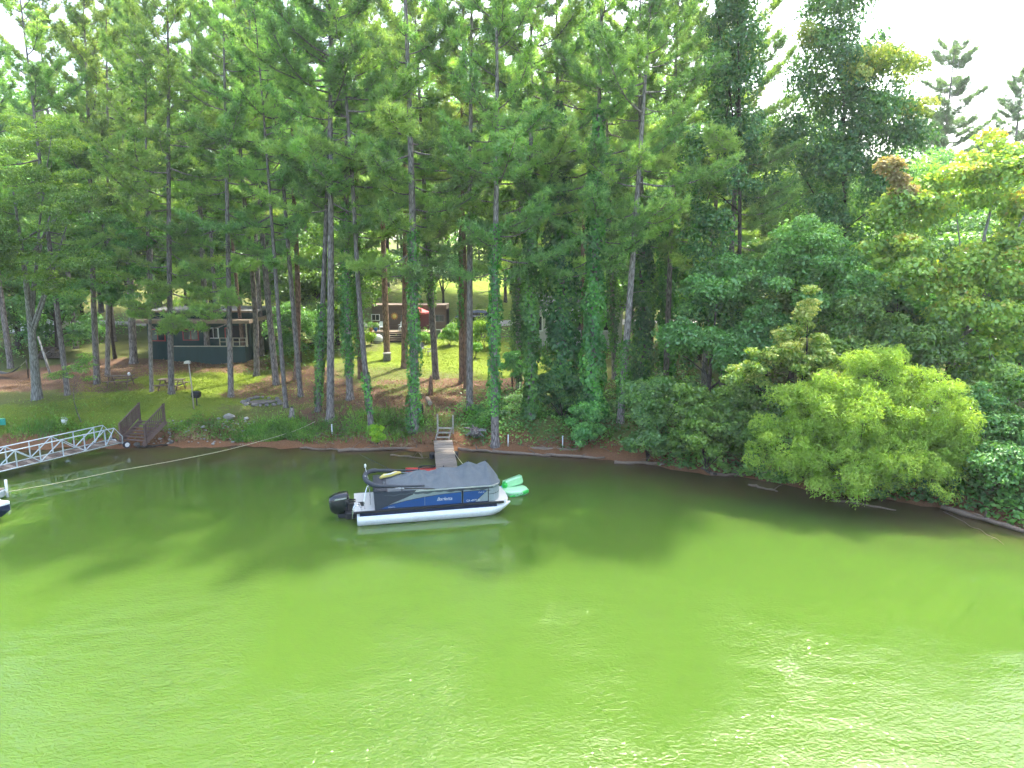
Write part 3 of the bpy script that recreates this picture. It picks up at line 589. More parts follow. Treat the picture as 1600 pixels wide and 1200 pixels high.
mass('broadleaf_tree', 'shaded tree low between willow and sycamore', 'tree', foot(1440, 36), [ellip(1400, 540, 55, 50, 36.5, tint=.35), ellip(1470, 570, 50, 60, 36, tint=.3), ellip(1350, 500, 40, 45, 37, tint=.5), ellip(1330, 570, 50, 40, 36.5, tint=.3)], 'leaf', .7, 1.1, 55, .2, seed=47)
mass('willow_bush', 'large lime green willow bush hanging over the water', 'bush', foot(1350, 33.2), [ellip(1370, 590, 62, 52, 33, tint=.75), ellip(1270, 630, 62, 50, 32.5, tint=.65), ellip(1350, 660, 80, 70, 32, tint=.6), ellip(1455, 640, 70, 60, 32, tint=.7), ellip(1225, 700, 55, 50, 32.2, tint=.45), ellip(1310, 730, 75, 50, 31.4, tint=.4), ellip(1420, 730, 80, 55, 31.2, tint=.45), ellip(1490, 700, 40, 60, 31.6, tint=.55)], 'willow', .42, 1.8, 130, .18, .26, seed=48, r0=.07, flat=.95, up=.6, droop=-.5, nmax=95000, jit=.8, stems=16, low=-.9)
mass('shrub', 'dark leafy shrub at the water right of the willow', 'shrub', foot(1570, 30.5), [ellip(1560, 740, 45, 50, 30, tint=.4), ellip(1600, 690, 45, 60, 31, tint=.4), ellip(1530, 650, 30, 50, 32, tint=.35), ellip(1625, 760, 40, 50, 29, tint=.4)], 'leaf_dark', .5, 1.2, 70, .16, seed=49, r0=.06)
mass('shrub', 'pale speckled low shrub under the sycamore at the right edge', 'shrub', foot(1590, 33), [ellip(1580, 600, 40, 40, 33, tint=.7), ellip(1570, 660, 35, 35, 32, tint=.6)], 'leaf', .5, 1.2, 70, .17, seed=50, r0=.06)
mass('shrub', 'bluish green shrub touching the water left of the fallen branches', 'shrub', foot(1015, 38.3), [ellip(1015, 650, 34, 40, 38, tint=.5), ellip(1010, 690, 36, 28, 37.5, tint=.35), ellip(1040, 610, 40, 26, 39, tint=.5), ellip(1000, 620, 20, 30, 38.5, tint=.45)], 'leaf_dark', .45, 1.25, 75, .17, seed=51, r0=.05)
mass('shrub', 'bright layered shrub between the bluish shrub and the willow', 'shrub', foot(1110, 36.5), [ellip(1090, 640, 46, 36, 36.5, tint=.65), ellip(1120, 680, 52, 36, 35.8, tint=.6), ellip(1155, 640, 36, 36, 36, tint=.45), ellip(1170, 690, 30, 40, 35, tint=.35), ellip(1075, 690, 30, 24, 36.5, tint=.5)], 'leaf', .42, 1.3, 80, .19, seed=52, r0=.05)
mass('sapling', 'round leafy sapling on the bank below the bright ivy column', 'tree', foot(917, 40.6), [ellip(915, 650, 24, 26, 40.5, tint=.55), ellip(908, 682, 20, 20, 40.2, tint=.4), ellip(925, 680, 18, 18, 40.2, tint=.4)], 'leaf_dark', .35, 1.2, 85, .16, seed=53, r0=.04)
mass('shrub', 'lime green shrub at the waterline left of the plank dock', 'shrub', gpt(590, 694), [ellip(592, 682, 13, 12, 40.2, tint=.8), ellip(582, 672, 9, 8, 40.6, tint=.35), ellip(594, 672, 8, 8, 40.4, tint=.9)], 'lime', .22, 1.3, 110, .15, .8, seed=54, r0=.02)
mass('vine_shrub', 'vine thicket at the foot of the widest vine column', 'shrub', foot(880, 43.5), [ellip(870, 610, 34, 30, 43.3, tint=.35), ellip(900, 620, 26, 26, 43, tint=.35), ellip(845, 620, 18, 22, 43.5, tint=.4)], 'vine', .4, 1.2, 70, .18, seed=55, r0=.04)
mass('shrub', 'dark bush left of the widest vine column on the bright lawn', 'shrub', gpt(800, 606), [ellip(800, 575, 12, 28, 47, tint=.4)], 'leaf_dark', .4, 1.3, 70, .18, seed=56, r0=.04)
for a_ in [('bushy sunlit shrub below the black car', 757, 522, 20, 22, 66, 57, 'lime'), ('leafy garden shrub right of the trailer deck', 703, 524, 15, 12, 68, 58, 'weed'), ('green plant in front of the trailer deck under the umbrella', 664, 529, 11, 9, 69, 59, 'weed'), ('pale leafy shrub at the edge of the clearing below the car', 742, 545, 12, 8, 62, 60, 'weed'), ('small yellowish plant by the white bundle', 582, 527, 6, 6, 69, 64, 'lime')]:
    mass('shrub', a_[0], 'shrub', foot(a_[1], a_[5]), [ellip(a_[1], a_[2], a_[3], a_[4], a_[5], tint=.6)], a_[7], .4, 1.4, 60, .2, seed=a_[6], r0=.03)
# left edge: feathery drooping trees
PALE = gpt(58, 624)
mass('split_trunk_tree', 'tree with thick pale split trunk and feathery foliage at left edge', 'tree', PALE, [ellip(20, 300, 70, 60, 44, tint=.6), ellip(110, 330, 60, 70, 44, tint=.65), ellip(30, 420, 70, 60, 43, tint=.4), ellip(-60, 380, 80, 110, 43, tint=.5), ellip(110, 430, 60, 60, 43.5, tint=.4), ellip(60, 220, 60, 50, 45, tint=.75)], 'spray', .75, 1.0, 70, .17, .45, seed=61, r0=.33, bark='bark_pale', flat=.38, up=.9, jit=.45, droop=.6, nmax=45000)
mass('feathery_tree', 'feathery tree right of the pale split trunk, over the left lawn', 'tree', gpt(180, 560), [ellip(180, 380, 60, 60, 50, tint=.4), ellip(150, 460, 55, 45, 49, tint=.3), ellip(210, 440, 45, 50, 50, tint=.3), ellip(130, 250, 50, 50, 50, tint=.6)], 'leaf_dark', .75, 1.0, 60, .19, .5, seed=62, r0=.16, flat=.4, up=.9, jit=.45)
mass('sapling', 'small feathery sapling on the slope left of the wooden stairs', 'tree', gpt(127, 660), [ellip(122, 585, 26, 22, 41.8, tint=.6), ellip(95, 590, 22, 14, 41.6, tint=.5), ellip(128, 560, 14, 16, 42, tint=.6)], 'spray', .35, .9, 60, .12, .5, seed=63, r0=.035, flat=.35, up=1, jit=.4, bark='bark')
# leafy trees farther back, built once per kind
def make_broad(seed, h, cr, cb, nblob, bs, size, n):
    rng = np.random.default_rng(seed); cz = (h+cb)/2
    bl = crown_blobs(rng, (0, 0, cz), (cr, cr, (h-cb)/2), nblob, bs, -.8, .6)
    v, f, t = blobs_leaves(rng, bl, 40, size, .65, .5, .7, .3, nmax=n)
    lm = limb_mesh((0, 0, 0), [(0, 0, h*.85)]+[bl[i][0] for i in range(9)], .22, rng)
    return mesh_np('crown', v, f, t), lm.mesh('trunk')
BROAD = {'round': make_broad(71, 11, 4.6, 2.2, 75, 1.25, .27, 22000), 'tall': make_broad(72, 19, 4.8, 3.5, 110, 1.4, .30, 26000), 'low': make_broad(73, 6.5, 3.2, .5, 50, .9, .24, 14000), 'vase': make_broad(74, 8.5, 4.2, 3.4, 50, 1.1, .25, 14000)}
BC = {}
def broad(px, Y, kind, mat, label, h=1.0, group='leafy trees behind the yard'):
    b = foot(px, Y); o = thing('broadleaf_tree', label, 'tree', b, R.uniform(0, 6.28), group)
    if (kind, mat) not in BC:
        c = BROAD[kind][0].copy(); c.materials.clear(); c.materials.append(M[mat]); BC[kind, mat] = c
    if len(BROAD[kind][1].materials) == 0: BROAD[kind][1].materials.append(M['bark_dark'])
    for nm, me in (('crown', BC[kind, mat]), ('trunk', BROAD[kind][1])):
        q = mobj(nm, me, None, o); q.scale = (h, h, h)
        if nm == 'trunk': q['kind'] = 'stuff'
    return o
EXTRA_BROAD = [
    (560, 99, 'tall', 'leaf', 1.50, 'tall tree on the hill over the left half of the trailer'), (610, 104, 'tall', 'leaf_dark', 1.50, 'tall dark tree on the hill straight above the trailer steps'),
    (672, 103, 'tall', 'leaf', 1.50, 'tall sunlit tree on the hill above the red umbrella'), (735, 102, 'tall', 'leaf_dark', 1.50, 'tall dark tree on the hill above the parked car'),
    (800, 101, 'tall', 'leaf', 1.50, 'tall tree on the hill right of the car'), (260, 92, 'tall', 'leaf_dark', 1.50, 'far dark tree behind the left part of the cottage roof'),
    (340, 94, 'tall', 'leaf', 1.50, 'far sunlit tree behind the right part of the cottage roof'), (170, 90, 'tall', 'leaf_dark', 1.50, 'far dark tree across the lane at left'),
    (90, 92, 'tall', 'leaf', 1.50, 'far tree across the lane behind the camper'), (10, 88, 'tall', 'leaf_dark', 1.50, 'far tree across the lane at the left edge'),
    (430, 92, 'tall', 'leaf', 1.50, 'far tree in the gap right of the cottage'), (490, 90, 'tall', 'leaf_dark', 1.50, 'far dark tree left of the trailer roof'),
    (1235, 48, 'round', 'leaf_dark', 1.0, 'dark round tree deep between the two vine towers'), (1330, 52, 'round', 'leaf', 1.1, 'round tree deep behind the pale tipped tree'), (1290, 60, 'tall', 'leaf_dark', .9, 'tall dark tree far behind the widest vine tower'), (1390, 47, 'low', 'leaf_dark', 1.3, 'low dark tree behind the willow top'), (1480, 47, 'low', 'leaf', 1.3, 'low leafy tree behind the sycamore foot'), (1590, 45, 'low', 'leaf_dark', 1.4, 'low dark tree at the right edge behind the sycamore'), (1190, 46, 'low', 'leaf', 1.3, 'low tree behind the deep shaded tree'), (1130, 74, 'tall', 'leaf', 1.1, 'far tree right of the bushy crowned pine'), (1240, 78, 'tall', 'leaf', 1.1, 'far tree seen between the vine towers'), (1420, 74, 'tall', 'leaf_dark', .95, 'far dark tree right of the widest vine tower'),
    (35, 66, 'low', 'leaf', 1.3, 'low leafy tree half hiding the white camper'), (95, 62, 'low', 'leaf_dark', 1.0, 'low dark tree right of the white camper'),
    (880, 92, 'tall', 'leaf', 1.50, 'far tree behind the left half of the white house'), (1000, 92, 'tall', 'leaf', 1.50, 'far tree right of the white house')]
for px, Y, kind, mat, h, lab in [
    (-30, 60, 'tall', 'leaf_dark', 1.0, 'dark leafy tree cut by the left edge, behind the pale trunk'), (70, 70, 'tall', 'leaf', 1.0, 'tall leafy tree behind the dark leaning pine at left'),
    (140, 74, 'round', 'leaf_dark', 1.1, 'round tree behind the lane left of the cottage'), (215, 78, 'tall', 'leaf', 1.0, 'tall leafy tree behind the left corner of the cottage'),
    (300, 79, 'round', 'leaf', 1.2, 'round sunlit tree behind the middle of the cottage'), (385, 78, 'tall', 'leaf', .95, 'tall sunlit tree behind the cottage porch'),
    (445, 71, 'round', 'leaf_dark', 1.0, 'dark round tree between cottage and trailer'), (500, 66, 'low', 'leaf', 1.25, 'bushy undergrowth tree left of the brown trailer'),
    (530, 69, 'round', 'leaf', 1.05, 'leafy tree overhanging the left end of the brown trailer'), (470, 60, 'low', 'leaf_dark', .75, 'low shady tree behind the pale leaning pine'),
    (642, 91, 'vase', 'leaf_dark', 1.0, 'dark spreading tree directly above the trailer roof'), (696, 89, 'vase', 'leaf_dark', 1.0, 'dark forked spreading tree right of the red umbrella'),
    (790, 96, 'round', 'leaf', 1.1, 'sunlit round tree on the hill right of the parked car'), (865, 78, 'round', 'leaf_dark', 1.15, 'dark round tree over the left end of the white house'),
    (960, 76, 'tall', 'leaf', 1.0, 'tall tree over the right end of the white house'), (1015, 64, 'round', 'leaf', 1.05, 'sunlit tree seen between the vine hung trunks'),
    (1090, 60, 'tall', 'leaf_dark', 1.0, 'tall dark tree behind the deep shaded tree'), (1200, 58, 'tall', 'leaf', 1.0, 'tall leafy tree behind the gap between the vine towers'),
    (1400, 56, 'tall', 'leaf', .85, 'leafy tree behind the right side of the widest vine tower'), (1550, 60, 'tall', 'leaf', .8, 'leafy tree behind the sycamore'),
    (1460, 50, 'round', 'leaf_dark', 1.0, 'round dark tree behind the sycamore stem')]:
    broad(px, Y, kind, mat, lab, h)
for px, Y, kind, mat, h, lab in EXTRA_BROAD: broad(px, Y, kind, mat, lab, h)
# the wood on the hill behind reads as one mass
def woods():
    rng = np.random.default_rng(5); bl = []; tr = MB()
    for i in range(150):
        x = rng.uniform(-125, 125); y = rng.uniform(104, 170)
        if abs(x) < 16 and y < 112: continue
        z = H(x, y); h = rng.uniform(13, 21); r = rng.uniform(3, 5.2); t = rng.uniform(.1, .9)
        tr.tube([(x, y, z-.5), (x, y, z+h*.7)], [.25, .1], 5, cap=False)
        for _ in range(13):
            d = nrm(rng.normal(0, 1, 3)); q = rng.uniform(.4, 1)
            bl.append((np.array([x, y, z+h*.58])+d*q*np.array([r, r, h*.42]), (1.9, 1.9, 1.3), np.clip(t+rng.uniform(-.25, .25), 0, 1)))
    v, f, t = blobs_leaves(rng, bl, 8, .62, .7, .5, .7, .2, nmax=110000)
    o = mobj('woods', mesh_np('woods', v, f, t), M['leaf']); tag(o, 'leafy wood covering the hill far behind the houses', 'woods'); o['kind'] = 'stuff'
    k = tr.build('trunks', M['bark_dark'], o); k['kind'] = 'stuff'
woods()

# ------------------------------------------------------------------ ground cover, grass, litter
def scatter(name, label, cat, mat, n, region, size, kind='leaf', seed=1, hmax=.3, zfun=None, aspect=.7):
    """region(rng, n) -> x, y"""
    rng = np.random.default_rng(seed); x, y = region(rng, n); z = hgt(x, y); N = len(x)
    if kind == 'leaf':
        pos = np.stack([x, y, z+rng.uniform(.02, hmax, N)*(zfun(x, y) if zfun else 1)], -1)
        cl = .5+.3*np.sin(x*1.7+y*2.3)+.15*np.sin(x*4.1-y*3.3)+rng.normal(0, .15, N)
        v, f, t = leaves(rng, pos, np.tile([0, -.15, 1.], (N, 1)), size, aspect, .5, cl, 0)
    else:
        k = 3; px = np.repeat(x, k)+rng.normal(0, .05, N*k); py = np.repeat(y, k)+rng.normal(0, .05, N*k); pz = hgt(px, py)
        l = rng.uniform(.5, 1.2, N*k)*hmax*(np.repeat(zfun(x, y), k) if zfun else 1); a = rng.uniform(0, 6.28, N*k); w = size*.5
        b0 = np.stack([px-np.cos(a)*w, py-np.sin(a)*w, pz-.02], -1); b1 = np.stack([px+np.cos(a)*w, py+np.sin(a)*w, pz-.02], -1)
        tp = np.stack([px+rng.normal(0, .35, N*k)*l, py+rng.normal(0, .35, N*k)*l, pz+l], -1)
        v = np.stack([b0, b1, tp], 1).reshape(-1, 3); f = np.arange(3*N*k).reshape(-1, 3); cl = .5+.25*np.sin(px*1.1+py*.7)+rng.normal(0, .2, N*k); t = np.repeat(np.clip(cl, 0, 1), 3)
    o = mobj(name, mesh_np(name, v, f, t), M[mat]); tag(o, label, cat); o['kind'] = 'stuff'; return o
def pxregion(polys):
    """points spread over ground quads given by corner pixels; list of (px0, px1, py_top, py_bottom, weight)"""
    def fn(rng, n):
        W = np.array([p[4] for p in polys], float); W /= W.sum(); X = []; Y = []
        for p, w in zip(polys, W):
            k = int(n*w); a = gpt((p[0]+p[1])/2, p[3]); b = gpt((p[0]+p[1])/2, p[2]); l = gpt(p[0], (p[2]+p[3])/2); r = gpt(p[1], (p[2]+p[3])/2)
            cx, cy = (l.x+r.x)/2, (a.y+b.y)/2; rx, ry = abs(r.x-l.x)/2, abs(b.y-a.y)/2
            u = rng.normal(0, .55, k); v = rng.normal(0, .55, k)
            X.append(cx+rx*u); Y.append(cy+ry*v)
        X = np.concatenate(X); Y = np.concatenate(Y); s = Y-np.interp(X, SX, SY); k = s > .55; return X[k], Y[k]
    return fn
scatter('grass', 'short grass over the mown lawn and the bright clearing', 'grass', 'grass', 26000, pxregion([(120, 420, 575, 640, 3), (20, 200, 620, 670, 1.5), (560, 830, 520, 600, 3), (360, 500, 545, 600, 1.5)]), .03, 'blade', 1, .09)
scatter('grass', 'tall weeds and grass along the clay bank left of the dock', 'grass', 'weed', 3200, pxregion([(330, 520, 655, 690, 2), (480, 680, 640, 690, 1.6), (10, 180, 655, 690, 1.2), (380, 470, 668, 688, 1)]), .035, 'blade', 2, .34)
bump_ = lambda x, y: .25+1.1*np.clip(np.sin(x*1.9+1)*np.sin(y*2.3)+.35, 0, 1.5)
scatter('shore_weeds', 'leafy weeds clumped along the bank between stairs and dock', 'weeds', 'weed', 13000, pxregion([(330, 530, 660, 694, 2.4), (420, 470, 672, 690, 1), (540, 680, 650, 688, 1.8), (250, 340, 655, 680, .8), (10, 190, 655, 690, .9)]), .12, 'leaf', 3, .36, bump_)
scatter('ground_cover', 'dark vine ground cover on the bank right of the white steps', 'ground cover', 'ivy', 26000, pxregion([(740, 900, 610, 690, 3), (860, 1010, 610, 700, 3), (960, 1200, 600, 720, 2.5), (720, 790, 640, 685, 1.4)]), .15, 'leaf', 4, .5, bump_)
scatter('ground_cover', 'green thicket covering the steep bank behind the willow', 'ground cover', 'leaf_dark', 30000, (lambda rng, n: (lambda X: (X, np.interp(X, SX, SY)+.15+rng.uniform(0, 1, len(X))**1.6*16))(rng.uniform(8, 34, n))), .26, 'leaf', 5, 1.2, bump_)
scatter('undergrowth', 'garden plants and weeds round the trailer and below the car', 'weeds', 'lime', 5000, pxregion([(735, 775, 500, 525, 1.4), (690, 740, 508, 530, .6), (640, 680, 518, 532, .4), (560, 590, 526, 534, .2)]), .22, 'leaf', 6, 1.5, lambda x, y: .3+.7*np.abs(np.sin(x*1.3)*np.cos(y*1.1)))
scatter('undergrowth', 'shrubby undergrowth under the trees beside both cottages', 'weeds', 'leaf', 9000, pxregion([(470, 560, 500, 560, 1.5), (840, 1000, 520, 560, 1.5), (0, 130, 500, 580, 1.2), (790, 850, 500, 550, .8)]), .24, 'leaf', 7, 1.0, bump_)
scatter('pine_straw', 'dry fallen pine straw under the pines across the yard', 'pine straw', 'litter', 15000, pxregion([(540, 760, 600, 655, 3), (470, 560, 590, 650, 1.5), (380, 480, 585, 625, 1.2), (230, 400, 560, 585, 1.2), (100, 220, 570, 605, 1.5), (0, 60, 585, 620, .8)]), .14, 'leaf', 18, .05, None, .16)
scatter('clover_patches', 'green weeds sprouting through the pine straw in the yard', 'weeds', 'weed', 5000, pxregion([(440, 760, 560, 640, 3), (20, 200, 620, 660, 1.5), (380, 480, 600, 650, 1)]), .09, 'leaf', 19, .12, bump_)
scatter('leaf_litter', 'fallen brown leaves on the rocky bank right of the stairs', 'leaf litter', 'litter', 7500, pxregion([(440, 900, 690, 706, 1.6), (900, 1200, 708, 745, .8), (225, 400, 655, 697, 3), (540, 760, 600, 650, 1.6), (250, 420, 560, 580, .7), (500, 700, 690, 703, .7)]), .13, 'leaf', 8, .08)

# ------------------------------------------------------------------ pontoon boat
M['alu'] = mk('brushed_aluminium', (.78, .79, .80), .34, .75, .08, 5, .05, 60, (1, 6, 6))
M['alu_white'] = mk('bright_pontoon_metal', (.86, .87, .87), .38, .25, .06, 3)
M['chrome'] = mk('polished_tube', (.85, .86, .88), .15, 1.0, .05)
M['silver'] = mk('silver_panel', (.34, .40, .41), .4, .2, .06, 2)
M['blue'] = mk('blue_panel', (.008, .085, .30), .32, .1, .12, 2, coat=.4)
M['navy'] = mk('navy_skirt', (.012, .022, .07), .35, .0, .1, 3)
M['black'] = mk('black_trim', (.012, .014, .018), .4, 0, .15, 5)
M['gloss_black'] = mk('gloss_black', (.010, .014, .02), .12, 0, .1, 3, coat=.8)
M['deck'] = mk('pale_deck_vinyl', (.60, .62, .58), .65, 0, .08, 14, .1, 80)
M['cover'] = mk('grey_cover_canvas', (.105, .13, .145), .75, 0, .12, 2.2, .25, 120, spec=.3)
M['cover_dark'] = mk('dark_cover_canvas', (.055, .065, .08), .75, 0, .14, 3, .2, 90, spec=.3)
M['white'] = mk('white_plastic', (.80, .81, .80), .4, 0, .06, 4)
M['yellow'] = mk('yellow_vinyl', (.75, .62, .16), .45, 0, .1, 4)
M['red'] = mk('red_plastic', (.55, .045, .03), .45, 0, .15, 4)
def text_mesh(name, body, size, mat, parent, loc, rot, shear=0.0, ext=.002):
    cu = bpy.data.curves.new(name, 'FONT'); cu.body = body; cu.size = size; cu.shear = shear; cu.extrude = ext; cu.align_x = 'CENTER'; cu.resolution_u = 2
    t = bpy.data.objects.new(name, cu); COL.objects.link(t); bpy.context.view_layer.update()
    me = bpy.data.meshes.new_from_object(t); bpy.data.objects.remove(t); me.materials.clear()
    o = mobj(name, me, mat, parent); o.location = loc; o.rotation_euler = rot; return o
BS = at_z(559, 822, 0); BB = at_z(797, 803, 0)
dirv = (BB-BS); dirv.z = 0; BL = dirv.length; bang = math.atan2(dirv.y, dirv.x)
nv = Vector((-math.sin(bang), math.cos(bang), 0)); borg = BS+nv*1.25
boat = thing('pontoon_boat', 'blue and silver pontoon boat under a grey cover, moored by the plank dock', 'boat', borg, bang)
LX = BL
for sy in (-1, 1):
    mb = MB(); rings = []
    for x, r, dz in [(-.02, .20, 0), (0, .30, 0), (.1, .32, 0), (LX-1.25, .32, 0), (LX-.8, .30, .03), (LX-.45, .24, .10), (LX-.15, .13, .20), (LX+.06, .03, .30)]:
        rings.append([(x, sy*1.0+r*math.cos(a), .20+dz+r*math.sin(a)) for a in [2*math.pi*k/18 for k in range(18)]])
    mb.loft(rings); pt = mb.build('pontoon', M['alu_white'], boat)
    st = MB(); st.poly([(LX-1.35, sy*1.325, .17), (LX-.2, sy*1.16, .33), (LX-.2, sy*1.16, .37), (LX-1.35, sy*1.325, .23)], (0, -sy*.012, 0)); st.build('nose_strake', M['alu'], pt)
    mb = MB(); mb.box((LX/2-.25, sy*1.235, .485), (LX-.7, .03, .15)); mb.build('side_skirt', M['navy'], boat)
    mb = MB(); mb.bar((-.12, sy*1.27, .60), (LX-.28, sy*1.27, .60), .07, .10, bev=.02); mb.build('rub_rail', M['black'], boat)
mb = MB(); pl = [(-.12, -1.24), (LX-.45, -1.24), (LX-.18, -1.1), (LX-.02, -.7), (LX+.02, 0), (LX-.02, .7), (LX-.18, 1.1), (LX-.45, 1.24), (-.12, 1.24)]
mb.poly([(x, y, .56) for x, y in pl], (0, 0, .075)); mb.build('deck', M['deck'], boat)
mb = MB(); mb.poly([(x*1.0+.03, y*1.03, .50) for x, y in pl[1:8]], (0, 0, .10)); mb.build('bow_rim', M['white'], boat)
mb = MB(); mb.box((.18, -.30, .643), (.26, .55, .014), bev=.005); mb.build('deck_hatch', M['black'], boat)
FX0, FX1 = .78, LX-.95
def fence_line(sy): return [(FX0, sy*1.20), (FX1, sy*1.20), (FX1+.22, sy*1.15), (FX1+.42, sy*.98), (FX1+.53, sy*.72)]
def strip(mb, line, z0, z1, th, sy):
    vs = []; fs = []
    for i, (x, y) in enumerate(line):
        a = Vector(line[max(i-1, 0)]); b = Vector(line[min(i+1, len(line)-1)]); t = (b-a).normalized(); nn = Vector((t.y, -t.x))*(-sy)*-1
        nn = Vector((t.y, -t.x)) if sy < 0 else Vector((-t.y, t.x))
        o = Vector((x, y))+nn*th; vs += [(x, y, z0), (x, y, z1), (o.x, o.y, z1), (o.x, o.y, z0)]
    for i in range(len(line)-1):
        for k in range(4): fs.append((i*4+k, i*4+(k+1) % 4, i*4+4+(k+1) % 4, i*4+4+k))
    fs += [(0, 3, 2, 1), tuple(len(vs)-4+k for k in range(4))]
    mb.add(vs, fs)
for sy in (-1, 1):
    L = fence_line(sy)
    mb = MB(); strip(mb, L[:2], .64, 1.34, .03, sy); sp_ = mb.build('side_panel', M['silver'], boat)
    mb = MB(); strip(mb, L[1:], .66, 1.32, .03, sy); mb.build('bow_corner_panel', M['silver'], boat)
    mb = MB(); strip(mb, L, 1.34, 1.385, .05, sy); mb.build('top_rail', M['alu'], boat)
    mb = MB(); strip(mb, L[1:], .98, 1.00, .036, sy); mb.build('corner_trim', M['black'], boat)
    yy = sy*1.2365
    def sw(pts): return [(x, yy, z) for x, z in pts]
    top = [(.98, .70), (1.5, .84), (2.05, .95), (2.8, 1.06), (3.6, 1.13), (4.5, 1.17), (5.35, 1.19), (5.62, 1.155)]
    def seg(x0, x1):
        xs = [x0]+[p[0] for p in top if x0 < p[0] < x1]+[x1]; zt = np.interp(xs, [p[0] for p in top], [p[1] for p in top])
        return xs, zt
    for (x0, x1) in ((.98, 2.86), (2.875, 4.46), (4.56, 5.62)):
        xs, zt = seg(x0, x1)
        up = [(x, z) for x, z in zip(xs, zt)]
        bot = [(x1, .68), (x0, .68)] if x1 < 5 else [(5.05, .68), (x0, .68)]
        if x0 < 1: bot = [(x1, .68), (x0+.02, .68)]
        p2 = up+bot; mb = MB(); mb.poly(sw(p2), (0, sy*.006, 0)); mb.build('blue_panel', M['blue'], sp_)
        mb = MB(); mb.tube([(x, yy+sy*.004, z+.012) for x, z in up]+([(5.05, yy+sy*.004, .68)] if x1 > 5 else []), .010, 5); mb.build('panel_edge', M['black'], sp_)
    mb = MB(); mb.box((4.51, sy*1.236, .99), (.07, .014, .70)); mb.build('gate_post', M['black'], sp_)
    mb = MB(); mb.box((FX1-.03, sy*1.236, .99), (.035, .014, .68)); mb.build('corner_post', M['black'], sp_)
    mb = MB(); mb.tube([(5.62, yy, 1.165), (5.75, yy, 1.14), (FX1, yy, 1.16)], .008, 5); mb.build('trim_line', M['black'], sp_)
    mb = MB(); mb.box((FX0/2+FX1/2, sy*1.236, .655), (FX1-FX0, .012, .05)); mb.build('lower_trim', M['navy'], sp_)
    rz = 0 if sy < 0 else math.pi
    text_mesh('lettering', 'Barletta', .21, M['white'], sp_, (3.72, sy*1.245, .86), (math.pi/2, 0, rz), .35)
    text_mesh('lettering', 'GA 4975 BJ', .13, M['white'], sp_, (4.98, sy*1.245, .72), (math.pi/2, 0, rz), .15)
    text_mesh('lettering', 'Cabrio', .10, M['white'], sp_, (5.35, sy*1.245, 1.07), (math.pi/2, 0, rz), .35)
    text_mesh('lettering', 'BARLETTA', .06, M['white'], sp_, (1.45, sy*1.245, .70), (math.pi/2, 0, rz), .2)
mb = MB(); mb.box((FX1+.545, 0, .99), (.03, 1.42, .66)); mb.build('bow_gate', M['silver'], boat)
mb = MB(); mb.box((FX0-.015, 0, .99), (.03, 2.40, .70)); mb.build('stern_panel', M['cover_dark'], boat)
# sagging canvas cover with tent peaks
def cover():
    nu, nvv = 130, 46; x0, x1 = 1.15, FX1+.60; V_ = []; F_ = []
    peaks = [(2.75, .52), (3.85, .58), (4.95, .74), (5.80, .72)]
    kx = [x0, 1.9, 2.75, 3.3, 3.85, 4.4, 4.95, 5.4, 5.80, 6.15, x1]; kz = [.05, .26, .54, .40, .60, .47, .78, .62, .76, .30, .05]
    for i in range(nu+1):
        x = x0+(x1-x0)*i/nu; w = 1.27 if x < FX1-.05 else 1.27-.50*((x-FX1+.05)/.66)**2
        h = float(np.mean([np.interp(x+q_, kx, kz) for q_ in (-.06, -.03, 0, .03, .06)]))
        for j in range(nvv+1):
            v = -1+2*j/nvv; av = abs(v); z = 1.385+h*(1-min(1, av/.96)**1.35)
            y = v*w
            for (pxx, ph) in peaks:
                dx, dy = x-pxx, y*.9; d = math.hypot(dx, dy); an = math.atan2(dy, dx)
                z += .026*math.sin(an*9+pxx*5)*math.exp(-((d-.6)/.4)**2)
            z += .006*math.sin(x*9+y*5)*(1-av)
            if av > .955: z = 1.39-(av-.955)*3.1-.02*math.sin(x*5.0)-.02*math.sin(x*13)
            V_.append((x, y, z))
    for i in range(nu):
        for j in range(nvv): a_ = i*(nvv+1)+j; F_.append((a_, a_+1, a_+nvv+2, a_+nvv+1))
    me = mesh_np('cover', V_, np.array(F_)[:, ::-1], smooth=True); return me
cv = mobj('canvas_cover', cover(), M['cover'], boat); cv.modifiers.new('thick', 'SOLIDIFY').thickness = .01
for x, h in ((2.75, .52), (3.85, .58), (4.95, .74), (5.80, .72)):
    mb = MB(); mb.tube([(x, 0, .63), (x, 0, 1.385+h+.05)], .018, 6); mb.ball((x, 0, 1.385+h+.06), .035, 8, 5); mb.build('support_pole', M['black'], cv)
for sy in (-1, 1):   # skirt of the stern cover hanging over the side
    mb = MB(); mb.poly([(.74, sy*1.243, 1.42), (.74, sy*1.243, .66), (.95, sy*1.243, .67), (1.55, sy*1.243, .92), (2.0, sy*1.243, 1.08), (2.35, sy*1.243, 1.22), (2.5, sy*1.243, 1.40)], (0, sy*.012, 0)); mb.build('stern_cover_flap', M['cover_dark'], boat)
    mb = MB(); strip(mb, [(3.9, sy*1.215), (FX1, sy*1.215)], 1.27, 1.345, .045, sy); mb.build('cover_hem', M['cover_dark'], boat)
nu = 24; mb = MB(); rows = []
for i in range(nu+1):
    y = -1.22+2.44*i/nu; rows.append([(.745, y, 1.42), (1.0, y, 1.40-.05*math.cos(y*3)), (1.3, y, 1.40+.06*math.cos(y*1.3))])
for i in range(nu):
    b = len(mb.v); mb.add(rows[i]+rows[i+1], [(0, 3, 4, 1), (1, 4, 5, 2)], True)
so = mb.build('stern_cover', M['cover_dark'], boat)
so.modifiers.new('thick', 'SOLIDIFY').thickness = .015
